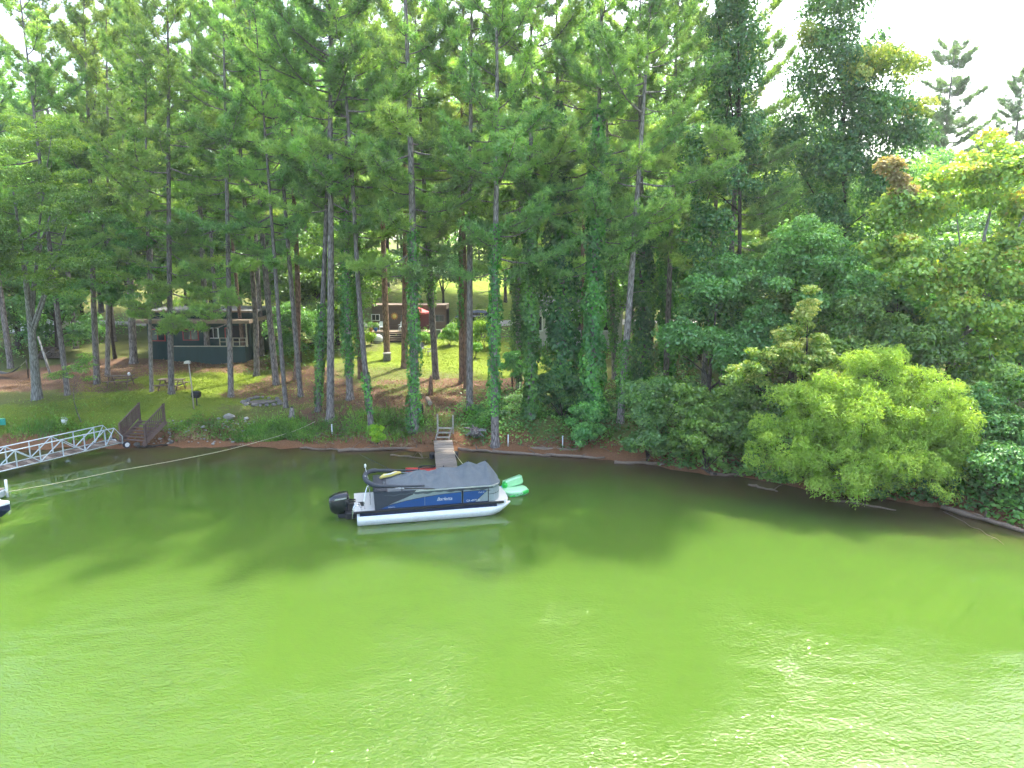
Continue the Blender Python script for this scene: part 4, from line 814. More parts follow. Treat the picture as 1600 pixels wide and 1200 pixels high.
# folded bimini top: fat canvas roll bent in a U
pts = []; rr = []
for t in np.linspace(-1, 1, 31):
    a_ = t*math.pi/2
    if abs(t) > .62: k = (abs(t)-.62)/.38; x = .98+k*1.9; y = math.copysign(1.18, t); z = 1.66-.10*k
    else: an = t/.62*math.pi/2; x = 1.0-.62*math.cos(an)+0; y = 1.18*math.sin(an); z = 1.66+.10*math.cos(an)
    pts.append((x, y, z)); rr.append(.105 if abs(t) < .6 else (.08 if abs(t) < .75 else .04))
mb = MB(); mb.tube(pts, rr, 10); bim = mb.build('folded_bimini', M['cover_dark'], boat)
for sy in (-1, 1):
    mb = MB(); mb.tube([(2.95, sy*1.2, 1.37), (1.4, sy*1.2, 1.60)], .02, 6); mb.build('bimini_strut', M['alu'], bim)
    mb = MB(); mb.tube([(1.9, sy*1.2, 1.37), (1.9, sy*1.2, 1.62)], .02, 6); mb.build('bimini_strut', M['black'], bim)
    mb = MB(); mb.tube([(3.3, sy*1.21, 1.40), (2.0, sy*1.21, 1.52)], .025, 6); mb.build('bimini_strut', M['black'], bim)
text_mesh('bimini_mark', 'b', .16, M['white'], bim, (.40, -.28, 1.87), (0, 0, 0), .2)
mb = MB(); mb.tube([(.55, .45, 1.45), (.42, .5, 2.05)], .014, 6); mb.ball((.42, .5, 2.12), (.05, .05, .10), 8, 6); mb.build('stern_light', M['white'], boat)
# stern rail and boarding ladder
mb = MB(); mb.tube([(.32, -.95, .63), (.30, -.93, 1.0), (.42, -.72, 1.45), (.50, -.6, 1.62), (.56, -.5, 1.3), (.58, -.45, .63)], .022, 7); mb.tube([(.5, -.6, 1.6), (.5, -.6, 1.74)], .03, 7); mb.build('ski_tow_bar', M['chrome'], boat)
for y in (-1.12, -.80):
    mb = MB(); mb.tube([(.2, y, .64), (.1, y, .86), (-.08, y, .84), (-.18, y, .62), (-.22, y, .25)], .02, 7); mb.build('boarding_ladder', M['chrome'], boat)
# outboard motor
def sup(cx, cy, z, a_, b_, e=.55, n=20, tilt=0):
    r = []
    for k in range(n):
        t = 2*math.pi*k/n; c, s_ = math.cos(t), math.sin(t)
        x = a_*math.copysign(abs(c)**e, c); r.append((cx+x, cy+b_*math.copysign(abs(s_)**e, s_), z+tilt*x))
    return r
mb = MB(); mb.loft([sup(-.72, 0, .22, .30, .20), sup(-.74, 0, .34, .40, .25), sup(-.75, 0, .55, .44, .27), sup(-.76, 0, .78, .45, .28, tilt=.05), sup(-.75, 0, .98, .42, .26, tilt=.10), sup(-.68, 0, 1.10, .30, .21, tilt=.14), sup(-.62, 0, 1.14, .2, .14, tilt=.14)])
cow = mb.build('outboard_cowl', M['gloss_black'], boat)
for sy in (-1, 1):
    mb = MB(); mb.poly([(-.95, sy*.285, .86), (-.45, sy*.285, .92), (-.42, sy*.285, .97), (-.92, sy*.285, .93)], (0, sy*.012, 0)); mb.build('cowl_stripe', M['alu'], cow)
mb = MB(); mb.poly([(-1.10, -.16, .945), (-.86, -.18, 1.045), (-.86, .18, 1.045), (-1.10, .16, .945)], (0, 0, .012)); mb.build('cowl_vent', M['alu'], cow)
mb = MB(); mb.loft([sup(-.62, 0, -.45, .14, .06), sup(-.62, 0, -.1, .17, .08), sup(-.66, 0, .28, .24, .15)]); mb.build('drive_leg', M['black'], boat)
mb = MB(); mb.box((-.30, 0, .48), (.36, .42, .40), bev=.05); mb.bar((-.45, -.12, .75), (-.05, -.12, .72), .05, .05); mb.bar((-.45, .12, .75), (-.05, .12, .72), .05, .05); mb.build('motor_bracket', M['black'], boat)
mb = MB(); mb.box((-.28, -.0, .18), (.5, .9, .3), bev=.06); mb.build('motor_pod', M['black'], boat)
# things lying on and by the boat
fl = thing('pool_float', 'yellow pool float lying behind the folded boat top', 'float', borg+Vector((0, 0, 0)), bang)
mb = MB(); mb.tube([(1.05, .35, 1.56), (1.25, .5, 1.60), (1.5, .6, 1.58), (1.75, .75, 1.62), (2.0, .85, 1.60)], [.05, .10, .08, .10, .04], 9); mb.build('float_body', M['yellow'], fl)
mb = MB(); mb.tube([(1.2, .40, 1.67), (1.5, .52, 1.67), (1.8, .7, 1.70)], [.02, .03, .02], 6); mb.build('float_seam', M['white'], fl)
ro = thing('fishing_rod', 'thin dark pole sticking out over the water behind the boat', 'pole', borg+nv*1.2, bang)
mb = MB(); mb.tube([(1.9, 0, 1.45), (1.2, .5, 1.75), (.2, 1.2, 2.15)], [.022, .016, .008], 6); mb.build('shaft', M['black'], ro); mb = MB(); mb.tube([(2.1, -.14, 1.36), (1.9, 0, 1.45)], .03, 6); mb.build('handle', M['cover_dark'], ro)
M['mint'] = mk('mint_vinyl', (.42, .80, .45), .35, 0, .06, 3); M['green_v'] = mk('green_vinyl', (.05, .62, .10), .35, 0, .06, 3); M['cyan_v'] = mk('light_blue_vinyl', (.12, .42, .62), .35, 0, .06, 3)
ip = at_z(804, 770, 0); il = thing('inflatable_lounger', 'mint green inflatable lounge seat floating at the boat bow', 'inflatable', ip, math.radians(20))
def pill(c, d, b, mat, nm, M_=None): mb = MB(); mb.box(c, d, M_, b); return mb.build(nm, mat, il)
mb = MB(); mb.loft([[(x+.0, y, z) for x, y, z in sup(0, 0, zz, a_, b_, .7, 24)] for zz, a_, b_ in ((-.06, .50, .42), (.02, .62, .52), (.16, .66, .56), (.24, .60, .50), (.26, .4, .3))]); mb.build('seat_tube', M['mint'], il)
Mr = Matrix.Rotation(math.radians(-14), 3, 'Y')
mb = MB(); mb.box((.0, .28, .46), (1.05, .26, .46), Mr, .12); bk = mb.build('back_bolster', M['mint'], il)
mb = MB(); mb.box((-.42, .22, .38), (.30, .30, .34), Mr, .12); mb.build('arm_bolster', M['green_v'], il)
mb = MB(); mb.box((.05, -.50, .08), (1.0, .10, .16), Mr, .03); mb.build('front_panel', M['green_v'], il)
text_mesh('lettering', 'SUPER', .15, M['white'], il, (.05, -.556, .04), (math.pi/2, math.radians(-14), 0), .1)
mb = MB(); mb.tube([(-.55, .62, .1), (-.2, .75, .12), (.2, .78, .12)], .09, 8); mb.build('blue_tube', M['cyan_v'], il)

# ------------------------------------------------------------------ plank dock, white steps, posts
def wood(name, c, var=.3): return mk(name, c, .85, 0, var, 3.2, .35, 26, (1, 9, 9), c2=tuple(x*.5 for x in c))
M['plank'] = wood('weathered_plank', (.36, .30, .24)); M['brownwood'] = wood('brown_stained_wood', (.20, .125, .10)); M['paletimber'] = wood('pale_timber', (.50, .46, .38)); M['drift'] = wood('driftwood', (.30, .22, .16)); M['oldwood'] = wood('old_table_wood', (.17, .125, .09))
M['rubber'] = mk('black_float_rubber', (.018, .02, .024), .7, 0, .2, 6)
d0 = at_z(692, 688, .62); d1 = at_z(700, 742, .46); dd = (d1-d0); dl = dd.length; dd = dd.normalized()
dock = thing('plank_dock', 'weathered wooden gangplank leading from the bank to the boat', 'dock', (d0.x, d0.y, 0), 0)
rt = Vector((-dd.y, dd.x, 0)).normalized(); o0 = Vector((0, 0, d0.z)); npl = 17
for i in range(npl):
    t = (i+.5)/npl*(dl+2.2); c = o0+dd*t; w = (dl+2.2)/npl-.012
    mb = MB(); mb.bar(c-rt*(.555+R.uniform(-.015, .015))+Vector((0, 0, R.uniform(-.006, .006))), c+rt*(.555+R.uniform(-.015, .015)), w, .04, bev=.006); mb.build('plank', M['plank'], dock)
for sgn in (-1, 1):
    mb = MB(); mb.bar(o0+rt*sgn*.46+Vector((0, 0, -.09)), o0+dd*(dl+2.2)+rt*sgn*.46+Vector((0, 0, -.09)), .05, .12); mb.build('stringer', M['plank'], dock)
    mb = MB(); q = o0+dd*1.45+rt*sgn*.68; mb.box((q.x, q.y, .10), (.26, .5, .36), bev=.05); mb.build('float_block', M['rubber'], dock)
st0 = at_z(686, 683, .75); stp = thing('bank_steps', 'pale wooden steps with two posts above the plank dock', 'steps', (st0.x+.2, st0.y+.1, 0), math.radians(-4))
zb = .72
for i in range(3):
    mb = MB(); mb.box((.0+.03*i, .30*i, zb+.21*i), (.86, .26, .045), bev=.006); mb.build('tread', M['paletimber'], stp)
for sx in (-1, 1):
    mb = MB(); mb.bar((sx*.40, -.12, zb-.12), (sx*.40+.06, .72, zb+.42), .04, .16); mb.build('stringer', M['paletimber'], stp)
    mb = MB(); mb.box((sx*.47+.06, .72, zb+.62), (.09, .09, 1.25 if sx < 0 else 1.15), bev=.01); mb.build('post', M['paletimber'], stp)
for px, py, lab in [(519, 680, 'short white pipe post on the weedy bank left of the lime shrub'), (794, 697, 'thin grey pipe post right of the waterline pine'), (879, 699, 'thin grey pipe post farther right near the driftwood')]:
    b = gpt(px, py); o = thing('pipe_post', lab, 'post', b, 0, 'pipe posts along the shore'); mb = MB(); mb.tube([(0, 0, -.4), (0, 0, .66)], .035, 8); mb.build('pipe', M['alu'], o); mb = MB(); mb.tube([(0, 0, .66), (0, 0, .70)], .042, 8); mb.build('cap', M['white'], o)
rf = at_z(667, 740, .1); o = thing('kayak', 'red boat tip floating behind the grey boat cover', 'boat', rf, math.radians(8))
mb = MB(); mb.loft([[(x, y*w, .02+z*hh) for y, z in ((-1, .5), (-.6, .95), (0, 1.25), (.6, .95), (1, .5), (.7, -.2), (-.7, -.2))] for x, w, hh in ((-1.1, .04, .28), (-.7, .24, .27), (0, .34, .27), (.7, .28, .25), (1.1, .04, .3))]); mb.build('hull', M['red'], o)
mb = MB(); mb.tube([(.45*math.cos(a_), .2*math.sin(a_), .37) for a_ in np.linspace(0, 6.28, 17)], .03, 6); mb.build('cockpit_rim', M['black'], o)

# ------------------------------------------------------------------ gangway and stairs at left
M['galv'] = mk('galvanised_tube', (.62, .68, .70), .45, .35, .1, 4)
ga0 = at_z(192, 691, .62); ga1 = at_z(0, 737, .42); gd = ga1-ga0; gl = gd.length; gdn = gd.normalized(); gr = Vector((-gdn.y, gdn.x, 0)).normalized()
if gr.y < 0: gr = -gr
gw = thing('gangway', 'pale metal truss gangway running from the stairs to the left edge', 'gangway', (ga0.x, ga0.y, 0)); g0 = Vector((0, 0, ga0.z))
tot = gl*1.9; pan = gl/5.55; npn = int(tot/pan)
for sd_, off_ in (('near', 0.0), ('far', 1.25)):
    O = g0+gr*off_; up = Vector((0, 0, 1.0)); first = pan*.85
    def P(t, z): return O+gdn*t+Vector((0, 0, z))
    mb = MB(); mb.tube([P(.0, 0), P(tot, 0)], .032, 6); mb.build('bottom_chord', M['galv'], gw)
    mb = MB(); mb.tube([P(.02, 0), P(0, .35), P(.42, .95), P(tot, .95)], .032, 6); mb.build('top_chord', M['galv'], gw)
    for i in range(npn):
        t = first+i*pan
        if t > tot: break
        mb = MB(); mb.bar(P(t, .02), P(t, .94), .05, .05); mb.build('upright', M['galv'], gw)
        mb = MB(); a_, b_ = (t, t+pan) if i % 2 == 0 else (t+pan, t)
        mb.bar(P(a_, .94), P(b_, .03), .045, .045); mb.build('diagonal', M['galv'], gw)
    mb = MB(); mb.bar(P(.42, .93), P(.02, .05) if False else P(first, .03), .04, .04); mb.build('diagonal', M['galv'], gw)
ndk = int(tot/.30)
for i in range(ndk):
    t = (i+.5)*.30; c = g0+gdn*t+Vector((0, 0, -.045)); mb = MB(); mb.bar(c+gr*.04, c+gr*1.21, .27, .03); mb.build('deck_board', M['oldwood'] if i % 3 else M['plank'], gw)
for off_ in (-.12, 1.37):
    c = g0+gdn*(-.14)+gr*off_+Vector((0, 0, -.16)); mb = MB()
    mb.tube([c-gr*.07, c+gr*.07], .20, 18); wh = mb.build('wheel', M['rubber'], gw)
    mb = MB(); mb.tube([c-gr*.085, c+gr*.085], .13, 16); mb.build('rim', M['white'], wh)
mb = MB(); c = g0+gdn*(-.14)+Vector((0, 0, -.16)); mb.tube([c-gr*.1, c+gr*1.35], .025, 6); mb.build('axle', M['galv'], gw)
for off_ in (0, 1.25):
    mb = MB(); mb.bar(g0+gr*off_+Vector((0, 0, 0)), c+gr*off_, .05, .08); mb.build('wheel_bracket', M['galv'], gw)
sl = at_z(189, 688, .45); sr_ = at_z(228, 690, .45); stt = at_z(257, 656, 1.55)
sx_ = (sr_-sl); sx_.z = 0; sw_ = sx_.length; sxn = sx_.normalized(); run = stt-sr_; rise = run.z; run.z = 0; rl = run.length; rn = run.normalized()
stair = thing('wooden_stairs', 'brown wooden stairs with railings at the shore end of the gangway', 'stairs', (sl.x, sl.y, 0)); zz0 = sl.z
def SP_(u, t, z): return sxn*u+rn*t+Vector((0, 0, zz0+z))
nst = 7
for i in range(nst):
    t = rl*(i+.5)/nst; z = rise*(i+.2)/nst
    mb = MB(); mb.bar(SP_(.06, t, z), SP_(sw_-.06, t, z), rl/nst*1.02, .045, bev=.005); mb.build('tread', M['brownwood'], stair)
for u in (0, sw_):
    mb = MB(); mb.bar(SP_(u, -.2, -.18), SP_(u, rl+.1, rise-.10), .05, .26); mb.build('stringer', M['brownwood'], stair)
    for t in (0, rl):
        z = rise*t/rl; mb = MB(); mb.bar(SP_(u, t, z-.25), SP_(u, t, z+1.0), .11, .11, bev=.01); mb.build('post', M['brownwood'], stair)
    mb = MB(); mb.bar(SP_(u, -.06, 1.0), SP_(u, rl+.08, rise+1.0), .13, .045, bev=.006); mb.build('handrail', M['brownwood'], stair)
    mb = MB(); mb.bar(SP_(u, 0, .20), SP_(u, rl, rise+.20), .05, .08); mb.build('bottom_rail', M['brownwood'], stair)
    nb_ = 11
    for i in range(1, nb_):
        t = rl*i/nb_; z = rise*t/rl; mb = MB(); mb.bar(SP_(u, t, z+.22), SP_(u, t, z+.98), .085 if u == 0 else .05, .04); mb.build('baluster', M['brownwood'], stair)
# boat at the left edge, its dock end, and the long mooring rope
lb = at_z(16, 812, 0); ob = thing('motorboat', 'white and navy motorboat bow poking in at the left edge', 'boat', lb, math.radians(196))
def hull_ring(x, w, z0, z1): return [(x, -w, z1), (x, -w*.9, (z0+z1)/2+.05), (x, -w*.25, z0), (x, w*.25, z0), (x, w*.9, (z0+z1)/2+.05), (x, w, z1)]
RG = [(-.05, .03, .45, .72), (.25, .28, .2, .70), (.9, .68, -.05, .66), (2.2, .98, -.2, .60), (4.8, 1.0, -.2, .58)]
mb = MB(); mb.loft([hull_ring(*r) for r in RG], smooth=False); mb.build('hull', M['navy'], ob)
mb = MB(); mb.loft([[(x, -w*1.02, z1+.004), (x, -w*.9, z1+.12), (x, w*.9, z1+.12), (x, w*1.02, z1+.004)] for x, w, z0, z1 in RG], smooth=False); mb.build('deck', M['white'], ob)
mb = MB(); mb.tube([(x, -w*.72, z0*.5+z1*.5-.18) for x, w, z0, z1 in RG[1:]], .05, 6); mb.build('hull_stripe', M['yellow'], ob)
mb = MB(); mb.tube([(.3, -.2, .84), (.5, -.25, 1.0), (1.2, -.6, 1.0), (1.8, -.8, .78)], .018, 6); mb.build('bow_rail', M['chrome'], ob)
dk = at_z(-60, 775, .4); fd = thing('floating_dock', 'grey floating dock corner with white cleat post at the left edge', 'dock', (dk.x, dk.y, 0), math.radians(6))
for i in range(12):
    mb = MB(); mb.box((-1.9+.30*i-.3, 0, .38), (.285, 2.2, .04)); mb.build('deck_board', M['plank'], fd)
mb = MB(); mb.box((-.5, 0, .2), (3.7, 2.1, .30), bev=.03); mb.build('float_frame', M['galv'], fd)
for y in (-.9, .9):
    mb = MB(); mb.tube([(1.45, y, -.3), (1.45, y, .85)], .06, 10); mb.build('corner_post', M['white'], fd)
def rope(name, label, pts, r, mat, sag):
    o = thing(name, label, 'rope', pts[0]); p0 = Vector(pts[0]); out = []
    for a_, b_ in zip(pts[:-1], pts[1:]):
        for k in range(12): t = k/12; q = Vector(a_).lerp(Vector(b_), t); q.z -= sag*4*t*(1-t); out.append(q-p0)
    out.append(Vector(pts[-1])-p0); mb = MB(); mb.tube(out, r, 5); mb.build('strand', mat, o); return o
M['rope'] = mk('pale_yellow_rope', (.62, .56, .36), .9, 0, .2, 20)
e1 = gpt(455, 678); rope('mooring_rope', 'long pale rope stretched low over the water from the left edge', [tuple(at_z(8, 769, .75)), tuple(at_z(180, 736, .30)), tuple(at_z(350, 704, .35)), (e1.x, e1.y, e1.z+.12), tuple(gpt(492, 666)+Vector((0, 0, .3)))], .016, M['rope'], .04)

# ------------------------------------------------------------------ buildings
M['green_wall'] = mk('dark_green_siding', (.015, .058, .05), .7, 0, .15, 4, .3, 14, (1, 1, .1))
M['fascia'] = mk('tan_fascia', (.36, .27, .19), .8, 0, .2, 4); M['redtrim'] = mk('red_trim', (.42, .05, .045), .6, 0, .12, 4)
M['glass'] = mk('dark_glass', (.035, .045, .05), .06, 0, .2, 2, spec=.8); M['cream'] = mk('cream_paint', (.45, .41, .31), .6, 0, .1, 4); M['near_black'] = mk('flat_near_black', (.03, .03, .03), .9)  # near black serves the porch's painted shade and the step risers
M['roofing'] = mk('grey_roofing', (.20, .20, .20), .9, 0, .25, 3, .4, 20); M['brownside'] = mk('brown_siding', (.17, .125, .088), .75, 0, .15, 3, .2, 10, (.15, 1, 3)); M['greyskirt'] = mk('grey_skirting', (.36, .37, .37), .7, 0, .15, 4)
M['whitehouse'] = mk('grey_white_siding', (.55, .55, .52), .7, 0, .12, 4); M['deckwood'] = wood('tan_deck_wood', (.42, .33, .23)); M['orange'] = mk('orange_plaque', (.55, .27, .05), .6); M['door_red'] = mk('dark_red_door', (.17, .02, .02), .5); M['chair_white'] = mk('white_chair_plastic', (.72, .76, .74), .45); M['pot_blue'] = mk('blue_pot', (.05, .18, .45), .4); M['slate'] = mk('grey_chair', (.16, .17, .19), .7); M['umbrella'] = mk('red_umbrella_cloth', (.66, .13, .12), .8, 0, .12, 3)
def house(name, label, px0, px1, pyb, Y, **k):
    """root at the front left foot of a building facing the lake; local x to the right, z up"""
    a_ = at_y(px0, pyb, Y); b_ = at_y(px1, pyb, Y); o = thing(name, label, 'building', (a_.x, Y, a_.z)); return o, b_.x-a_.x, (Y*CP+(CAMZ-a_.z)*SP)/FPX
def part(o, nm, mat, c, d, bev=0, parent=None):
    mb = MB(); mb.box(c, d, None, bev); return mb.build(nm, M[mat], parent or o)
def window(o, x, z, w, h, y, frame, t=.08, mull=1):
    f = MB(); f.box((x, y-.03, z+h/2-t/2), (w, .07, t)); f.box((x, y-.03, z-h/2+t/2), (w, .07, t)); f.box((x-w/2+t/2, y-.03, z), (t, .07, h-2*t)); f.box((x+w/2-t/2, y-.03, z), (t, .07, h-2*t))
    for i in range(mull): f.box((x-w/2+w*(i+1)/(mull+1), y-.025, z), (t*.6, .05, h-2*t))
    fo = f.build('window', M[frame], o); mb = MB(); mb.box((x, y-.005, z), (w-t, .02, h-t)); mb.build('pane', M['glass'], fo)
gc, W, k = house('green_cottage', 'dark green lakeside cottage with red trimmed porch window behind the lawn', 232, 393, 563, gpt(312, 563).y)
gc.scale = (1, 1, .86)
gz = -.6
part(gc, 'wall', 'green_wall', (W/2, 3.0, 2.05+gz/2), (W, 5.6, 4.1-gz))
nb_ = 26
for i in range(nb_): part(gc, 'batten', 'green_wall', (W*(i+.5)/nb_, .185, .75), (.05, .035, 1.5-gz*0))
part(gc, 'deck_skirt', 'green_wall', (W*.62, -.35, .72+gz/2), (W*.72, 1.05, 1.55-gz)); part(gc, 'deck_edge', 'cream', (W*.62, -.895, 1.56), (W*.73, .04, .10))
part(gc, 'painted_porch_shade', 'near_black', (W*.90, .19, 2.55), (W*.16, .03, 1.9)); window(gc, W*.10, 2.55, W*.15, 1.25, .2, 'redtrim', .09); window(gc, W*.64, 2.75, .95, 1.1, .2, 'white', .08)  # flat dark panel: the porch opening's shade is put into its colour
window(gc, W*.42, 2.6, 1.4, 1.2, .2, 'redtrim', .08); window(gc, W*.785, 2.75, .6, 1.1, .2, 'redtrim', .07)
for i in range(5): part(gc, 'railing_post', 'cream', (W*.745+i*(W*.25)/4, -.86, 1.98), (.07, .07, .86))
for z in (2.38, 2.0): part(gc, 'railing', 'cream', (W*.87, -.86, z), (W*.25, .05, .07))
part(gc, 'eave', 'fascia', (W/2, 2.5, 4.02), (W+.9, 7.4, .34)); part(gc, 'upper_wall', 'green_wall', (W/2, 3.2, 4.52), (W+.2, 5.4, .72)); part(gc, 'roof', 'roofing', (W/2, 3.1, 4.96), (W+1.2, 6.6, .16)); part(gc, 'roof_edge', 'fascia', (W/2, -.215, 4.96), (W+1.24, .03, .18))
part(gc, 'porch_post', 'cream', (W+.02, -.8, 2.7), (.10, .10, 2.4)); part(gc, 'porch_table', 'brownwood', (W*.88, -.5, 2.0), (.9, .5, .06))
TY = gpt(640, 533).y
tr_, W2, k2 = house('brown_trailer', 'brown horizontal sided trailer home with deck in the clearing', 574, 694, 533, TY)
tr_.scale = (1, 1, .86)
part(tr_, 'wall', 'brownside', (W2/2, 4.6, 2.0), (W2, 3.2, 4.0))
for i in range(13): part(tr_, 'siding_board', 'brownside', (W2/2, 2.985, 1.12+i*.175), (W2-.1, .035, .160))
part(tr_, 'roof', 'roofing', (W2/2, 4.6, 3.47+.05), (W2+.3, 3.6, .12)); bpy.data.objects.remove(tr_.children[0]); part(tr_, 'wall', 'brownside', (W2/2, 4.6, 1.73), (W2, 3.2, 3.45))
part(tr_, 'deck_skirt', 'greyskirt', (W2*.5, 1.55, .4), (W2*.98, 2.5, 1.2))
for i in range(30): part(tr_, 'deck_board', 'deckwood', (W2*.01+W2*.98*(i+.5)/30, 1.55, 1.03), (W2*.98/30-.012, 2.6, .05))
part(tr_, 'deck_edge', 'fascia', (W2*.5, .225, 1.0), (W2*.985, .05, .16))
for i in range(4): part(tr_, 'deck_step', 'deckwood', (2.75, .02-.26*(3-i)+.0, .22+.22*i), (2.0, .27, .05)); part(tr_, 'step_riser', 'near_black', (2.75, .13-.26*(3-i), .1+.22*i), (1.95, .02, .2))
part(tr_, 'door', 'door_red', (W2*.70, 2.955, 2.05), (.95, .06, 1.95)); window(tr_, .35, 2.5, .9, .8, 2.96, 'white', .08); window(tr_, W2*.47, 2.4, 1.3, .75, 2.96, 'slate', .06); window(tr_, W2*.9, 2.4, 1.1, .8, 2.96, 'slate', .06)
so_ = thing('sun_plaque', 'orange sun shaped plaque on the brown trailer wall', 'decoration', (tr_.location.x+W2*.30, TY+2.93, tr_.location.z+2.28)); mb = MB(); pts_ = []
for i in range(24): r_ = .42 if i % 2 == 0 else .27; pts_.append((r_*math.cos(i*math.pi/12), 0, r_*math.sin(i*math.pi/12)))
mb.poly(pts_[::-1], (0, -.03, 0)); mb.build('rays', M['orange'], so_); mb = MB(); mb.ball((0, -.03, 0), (.2, .05, .2), 12, 6); mb.build('face', M['yellow'], so_)
def pchair(loc, rz, label, mat='chair_white', low=False):
    o = thing('garden_chair', label, 'chair', loc, rz, 'garden chairs'); s_ = .42
    for sx in (-1, 1):
        for sy in (-1, 1): mb = MB(); mb.bar((sx*.24, sy*.22, 0), (sx*.21, sy*.19, s_), .045, .045); mb.build('leg', M[mat], o)
        mb = MB(); mb.bar((sx*.27, -.24, .62), (sx*.27, .24, .64), .06, .03); mb.build('armrest', M[mat], o)
    mb = MB(); mb.box((0, 0, s_), (.5, .48, .04), bev=.01); mb.build('seat', M[mat], o)
    mb = MB(); mb.poly([(-.24, .22, s_), (.24, .22, s_), (.25, .30, .82), (.16, .33, .95), (-.16, .33, .95), (-.25, .30, .82)], (0, .03, 0)); mb.build('backrest', M[mat], o); return o
tx, tz = tr_.location.x, tr_.location.z+.93
pchair((tx+1.35, TY+.9, tz), .25, 'white plastic chair on the deck beside the blue pots, left one'); pchair((tx+3.35, TY+1.0, tz), -.2, 'white plastic chair on the deck nearer the red umbrella')
c1 = gpt(660, 551); pchair(c1, .5, 'dark grey lawn chair standing on the bright grass', 'slate'); c2 = gpt(672, 556); pchair(c2, -1.2, 'dark lawn chair half hidden behind the leaning ivied pine', 'slate')
um = thing('patio_umbrella', 'faded red patio umbrella open on the trailer deck', 'umbrella', (at_y(652, 520, TY+.9).x, TY+.9, tz))
mb = MB(); mb.tube([(0, 0, 0), (0, 0, 2.5)], .035, 8); mb.build('pole', M['slate'], um); mb = MB(); n8 = 8; ring = [(1.35*math.cos(2*math.pi*i/n8), 1.35*math.sin(2*math.pi*i/n8), 1.95) for i in range(n8)]
for i in range(n8): mb.add([(0, 0, 2.52), ring[i], ring[(i+1) % n8], tuple(np.array(ring[i])*[1, 1, 1]-np.array([0, 0, .18])), tuple(np.array(ring[(i+1) % n8])-np.array([0, 0, .18]))], [(0, 1, 2), (1, 3, 4, 2)])
cn = mb.build('canopy', M['umbrella'], um); cn.modifiers.new('t', 'SOLIDIFY').thickness = .02
mb = MB(); mb.tube([(0, 0, 0), (0, 0, .12)], .3, 12); mb.build('base', M['slate'], um)
for i, (dx, lab, mat_) in enumerate([(.75, 'blue flower pot with leafy plant on the deck, nearest the chair', 'pot_blue'), (.25, 'terracotta pot with leafy plant at the left end of the deck', 'orange')]):
    o = thing('flower_pot', lab, 'flower pot', (tx+dx, TY+.7, tz), 0, 'pots on the trailer deck'); mb = MB(); mb.tube([(0, 0, 0), (0, 0, .35)], [.14, .2], 12); mb.build('pot', M[mat_], o)
    rng = np.random.default_rng(90+i); v, f, t = blobs_leaves(rng, [(np.array([0, 0, .6]), (.32, .32, .3), .5)], 90, .14); mobj('foliage', mesh_np('foliage', v, f, t), M['leaf'], o)
wh, W3, k3 = house('white_house', 'pale house with white framed windows behind the vine columns', 826, 972, 545, gpt(900, 548).y)
part(wh, 'wall', 'whitehouse', (W3/2, 3.0, 1.6), (W3, 5.6, 3.9)); part(wh, 'fascia', 'white', (W3/2, -.12, 3.62), (W3+.9, .05, .26))
for s_, nm in ((0, 'roof'), (1, 'roof')):
    mb = MB(); y0, y1, y2 = -.15, 3.0, 6.2; z0, z1 = 3.74, 5.0
    q = [(-.45, y0, z0), (W3+.45, y0, z0), (W3+.45, y1, z1), (-.45, y1, z1)] if s_ == 0 else [(-.45, y1, z1), (W3+.45, y1, z1), (W3+.45, y2, z0), (-.45, y2, z0)]
    mb.poly(q, (0, 0, .10)); mb.build(nm, M['roofing'], wh)
for x in (W3*.08, W3*.50, W3*.66, W3*.86): window(wh, x, 2.35, 1.25, 1.5, .2, 'white', .12, 1)
part(wh, 'foundation', 'greyskirt', (W3/2, .13, -.1), (W3+.06, .2, .8))
# black car on the lane
M['carpaint'] = mk('black_car_paint', (.010, .012, .016), .12, .0, .1, 2, coat=1.0)
cp = at_y(742, 510, 84.5); car = thing('parked_car', 'black car parked on the gravel lane beyond the trailer', 'car', (cp.x, 84.5, H(cp.x, 84.5)+.05), math.radians(-6))
def carring(x, w, z0, z1, z2, wt): return [(x, -w, z0), (x, -w, z1), (x, -wt, z2), (x, wt, z2), (x, w, z1), (x, w, z0)]
mb = MB(); mb.loft([carring(x, w, .32, z1, z2, wt) for x, w, z1, z2, wt in ((-2.25, .8, .62, .80, .7), (-2.1, .9, .80, .98, .8), (-1.3, .92, .92, 1.0, .8), (0, .92, .93, 1.02, .82), (1.3, .92, .95, 1.04, .82), (2.1, .9, .92, 1.02, .8), (2.3, .82, .75, .95, .72))], smooth=False); body = mb.build('body', M['carpaint'], car)
mb = MB(); mb.loft([carring(x, w, 1.0, z1, z2, wt) for x, w, z1, z2, wt in ((-1.35, .80, 1.005, 1.01, .78), (-.6, .80, 1.30, 1.55, .62), (.4, .80, 1.35, 1.62, .64), (1.5, .80, 1.30, 1.55, .62), (2.05, .78, 1.02, 1.04, .74))], smooth=False); mb.build('windows', M['glass'], car)
mb = MB(); mb.box((.45, 0, 1.635), (1.8, 1.2, .05), bev=.02); mb.build('roof', M['carpaint'], car)
for x in (-1.45, 1.45):
    for y in (-.84, .84):
        mb = MB(); mb.tube([(x, y-.1, .33), (x, y+.1, .33)], .33, 16); w_ = mb.build('wheel', M['rubber'], car); mb = MB(); mb.tube([(x, y-.11, .33), (x, y+.11, .33)], .2, 12); mb.build('rim', M['alu'], w_)
for y in (-.6, .6): mb = MB(); mb.box((-2.22, y, .72), (.08, .3, .12), bev=.03); mb.build('headlight', M['white'], car)
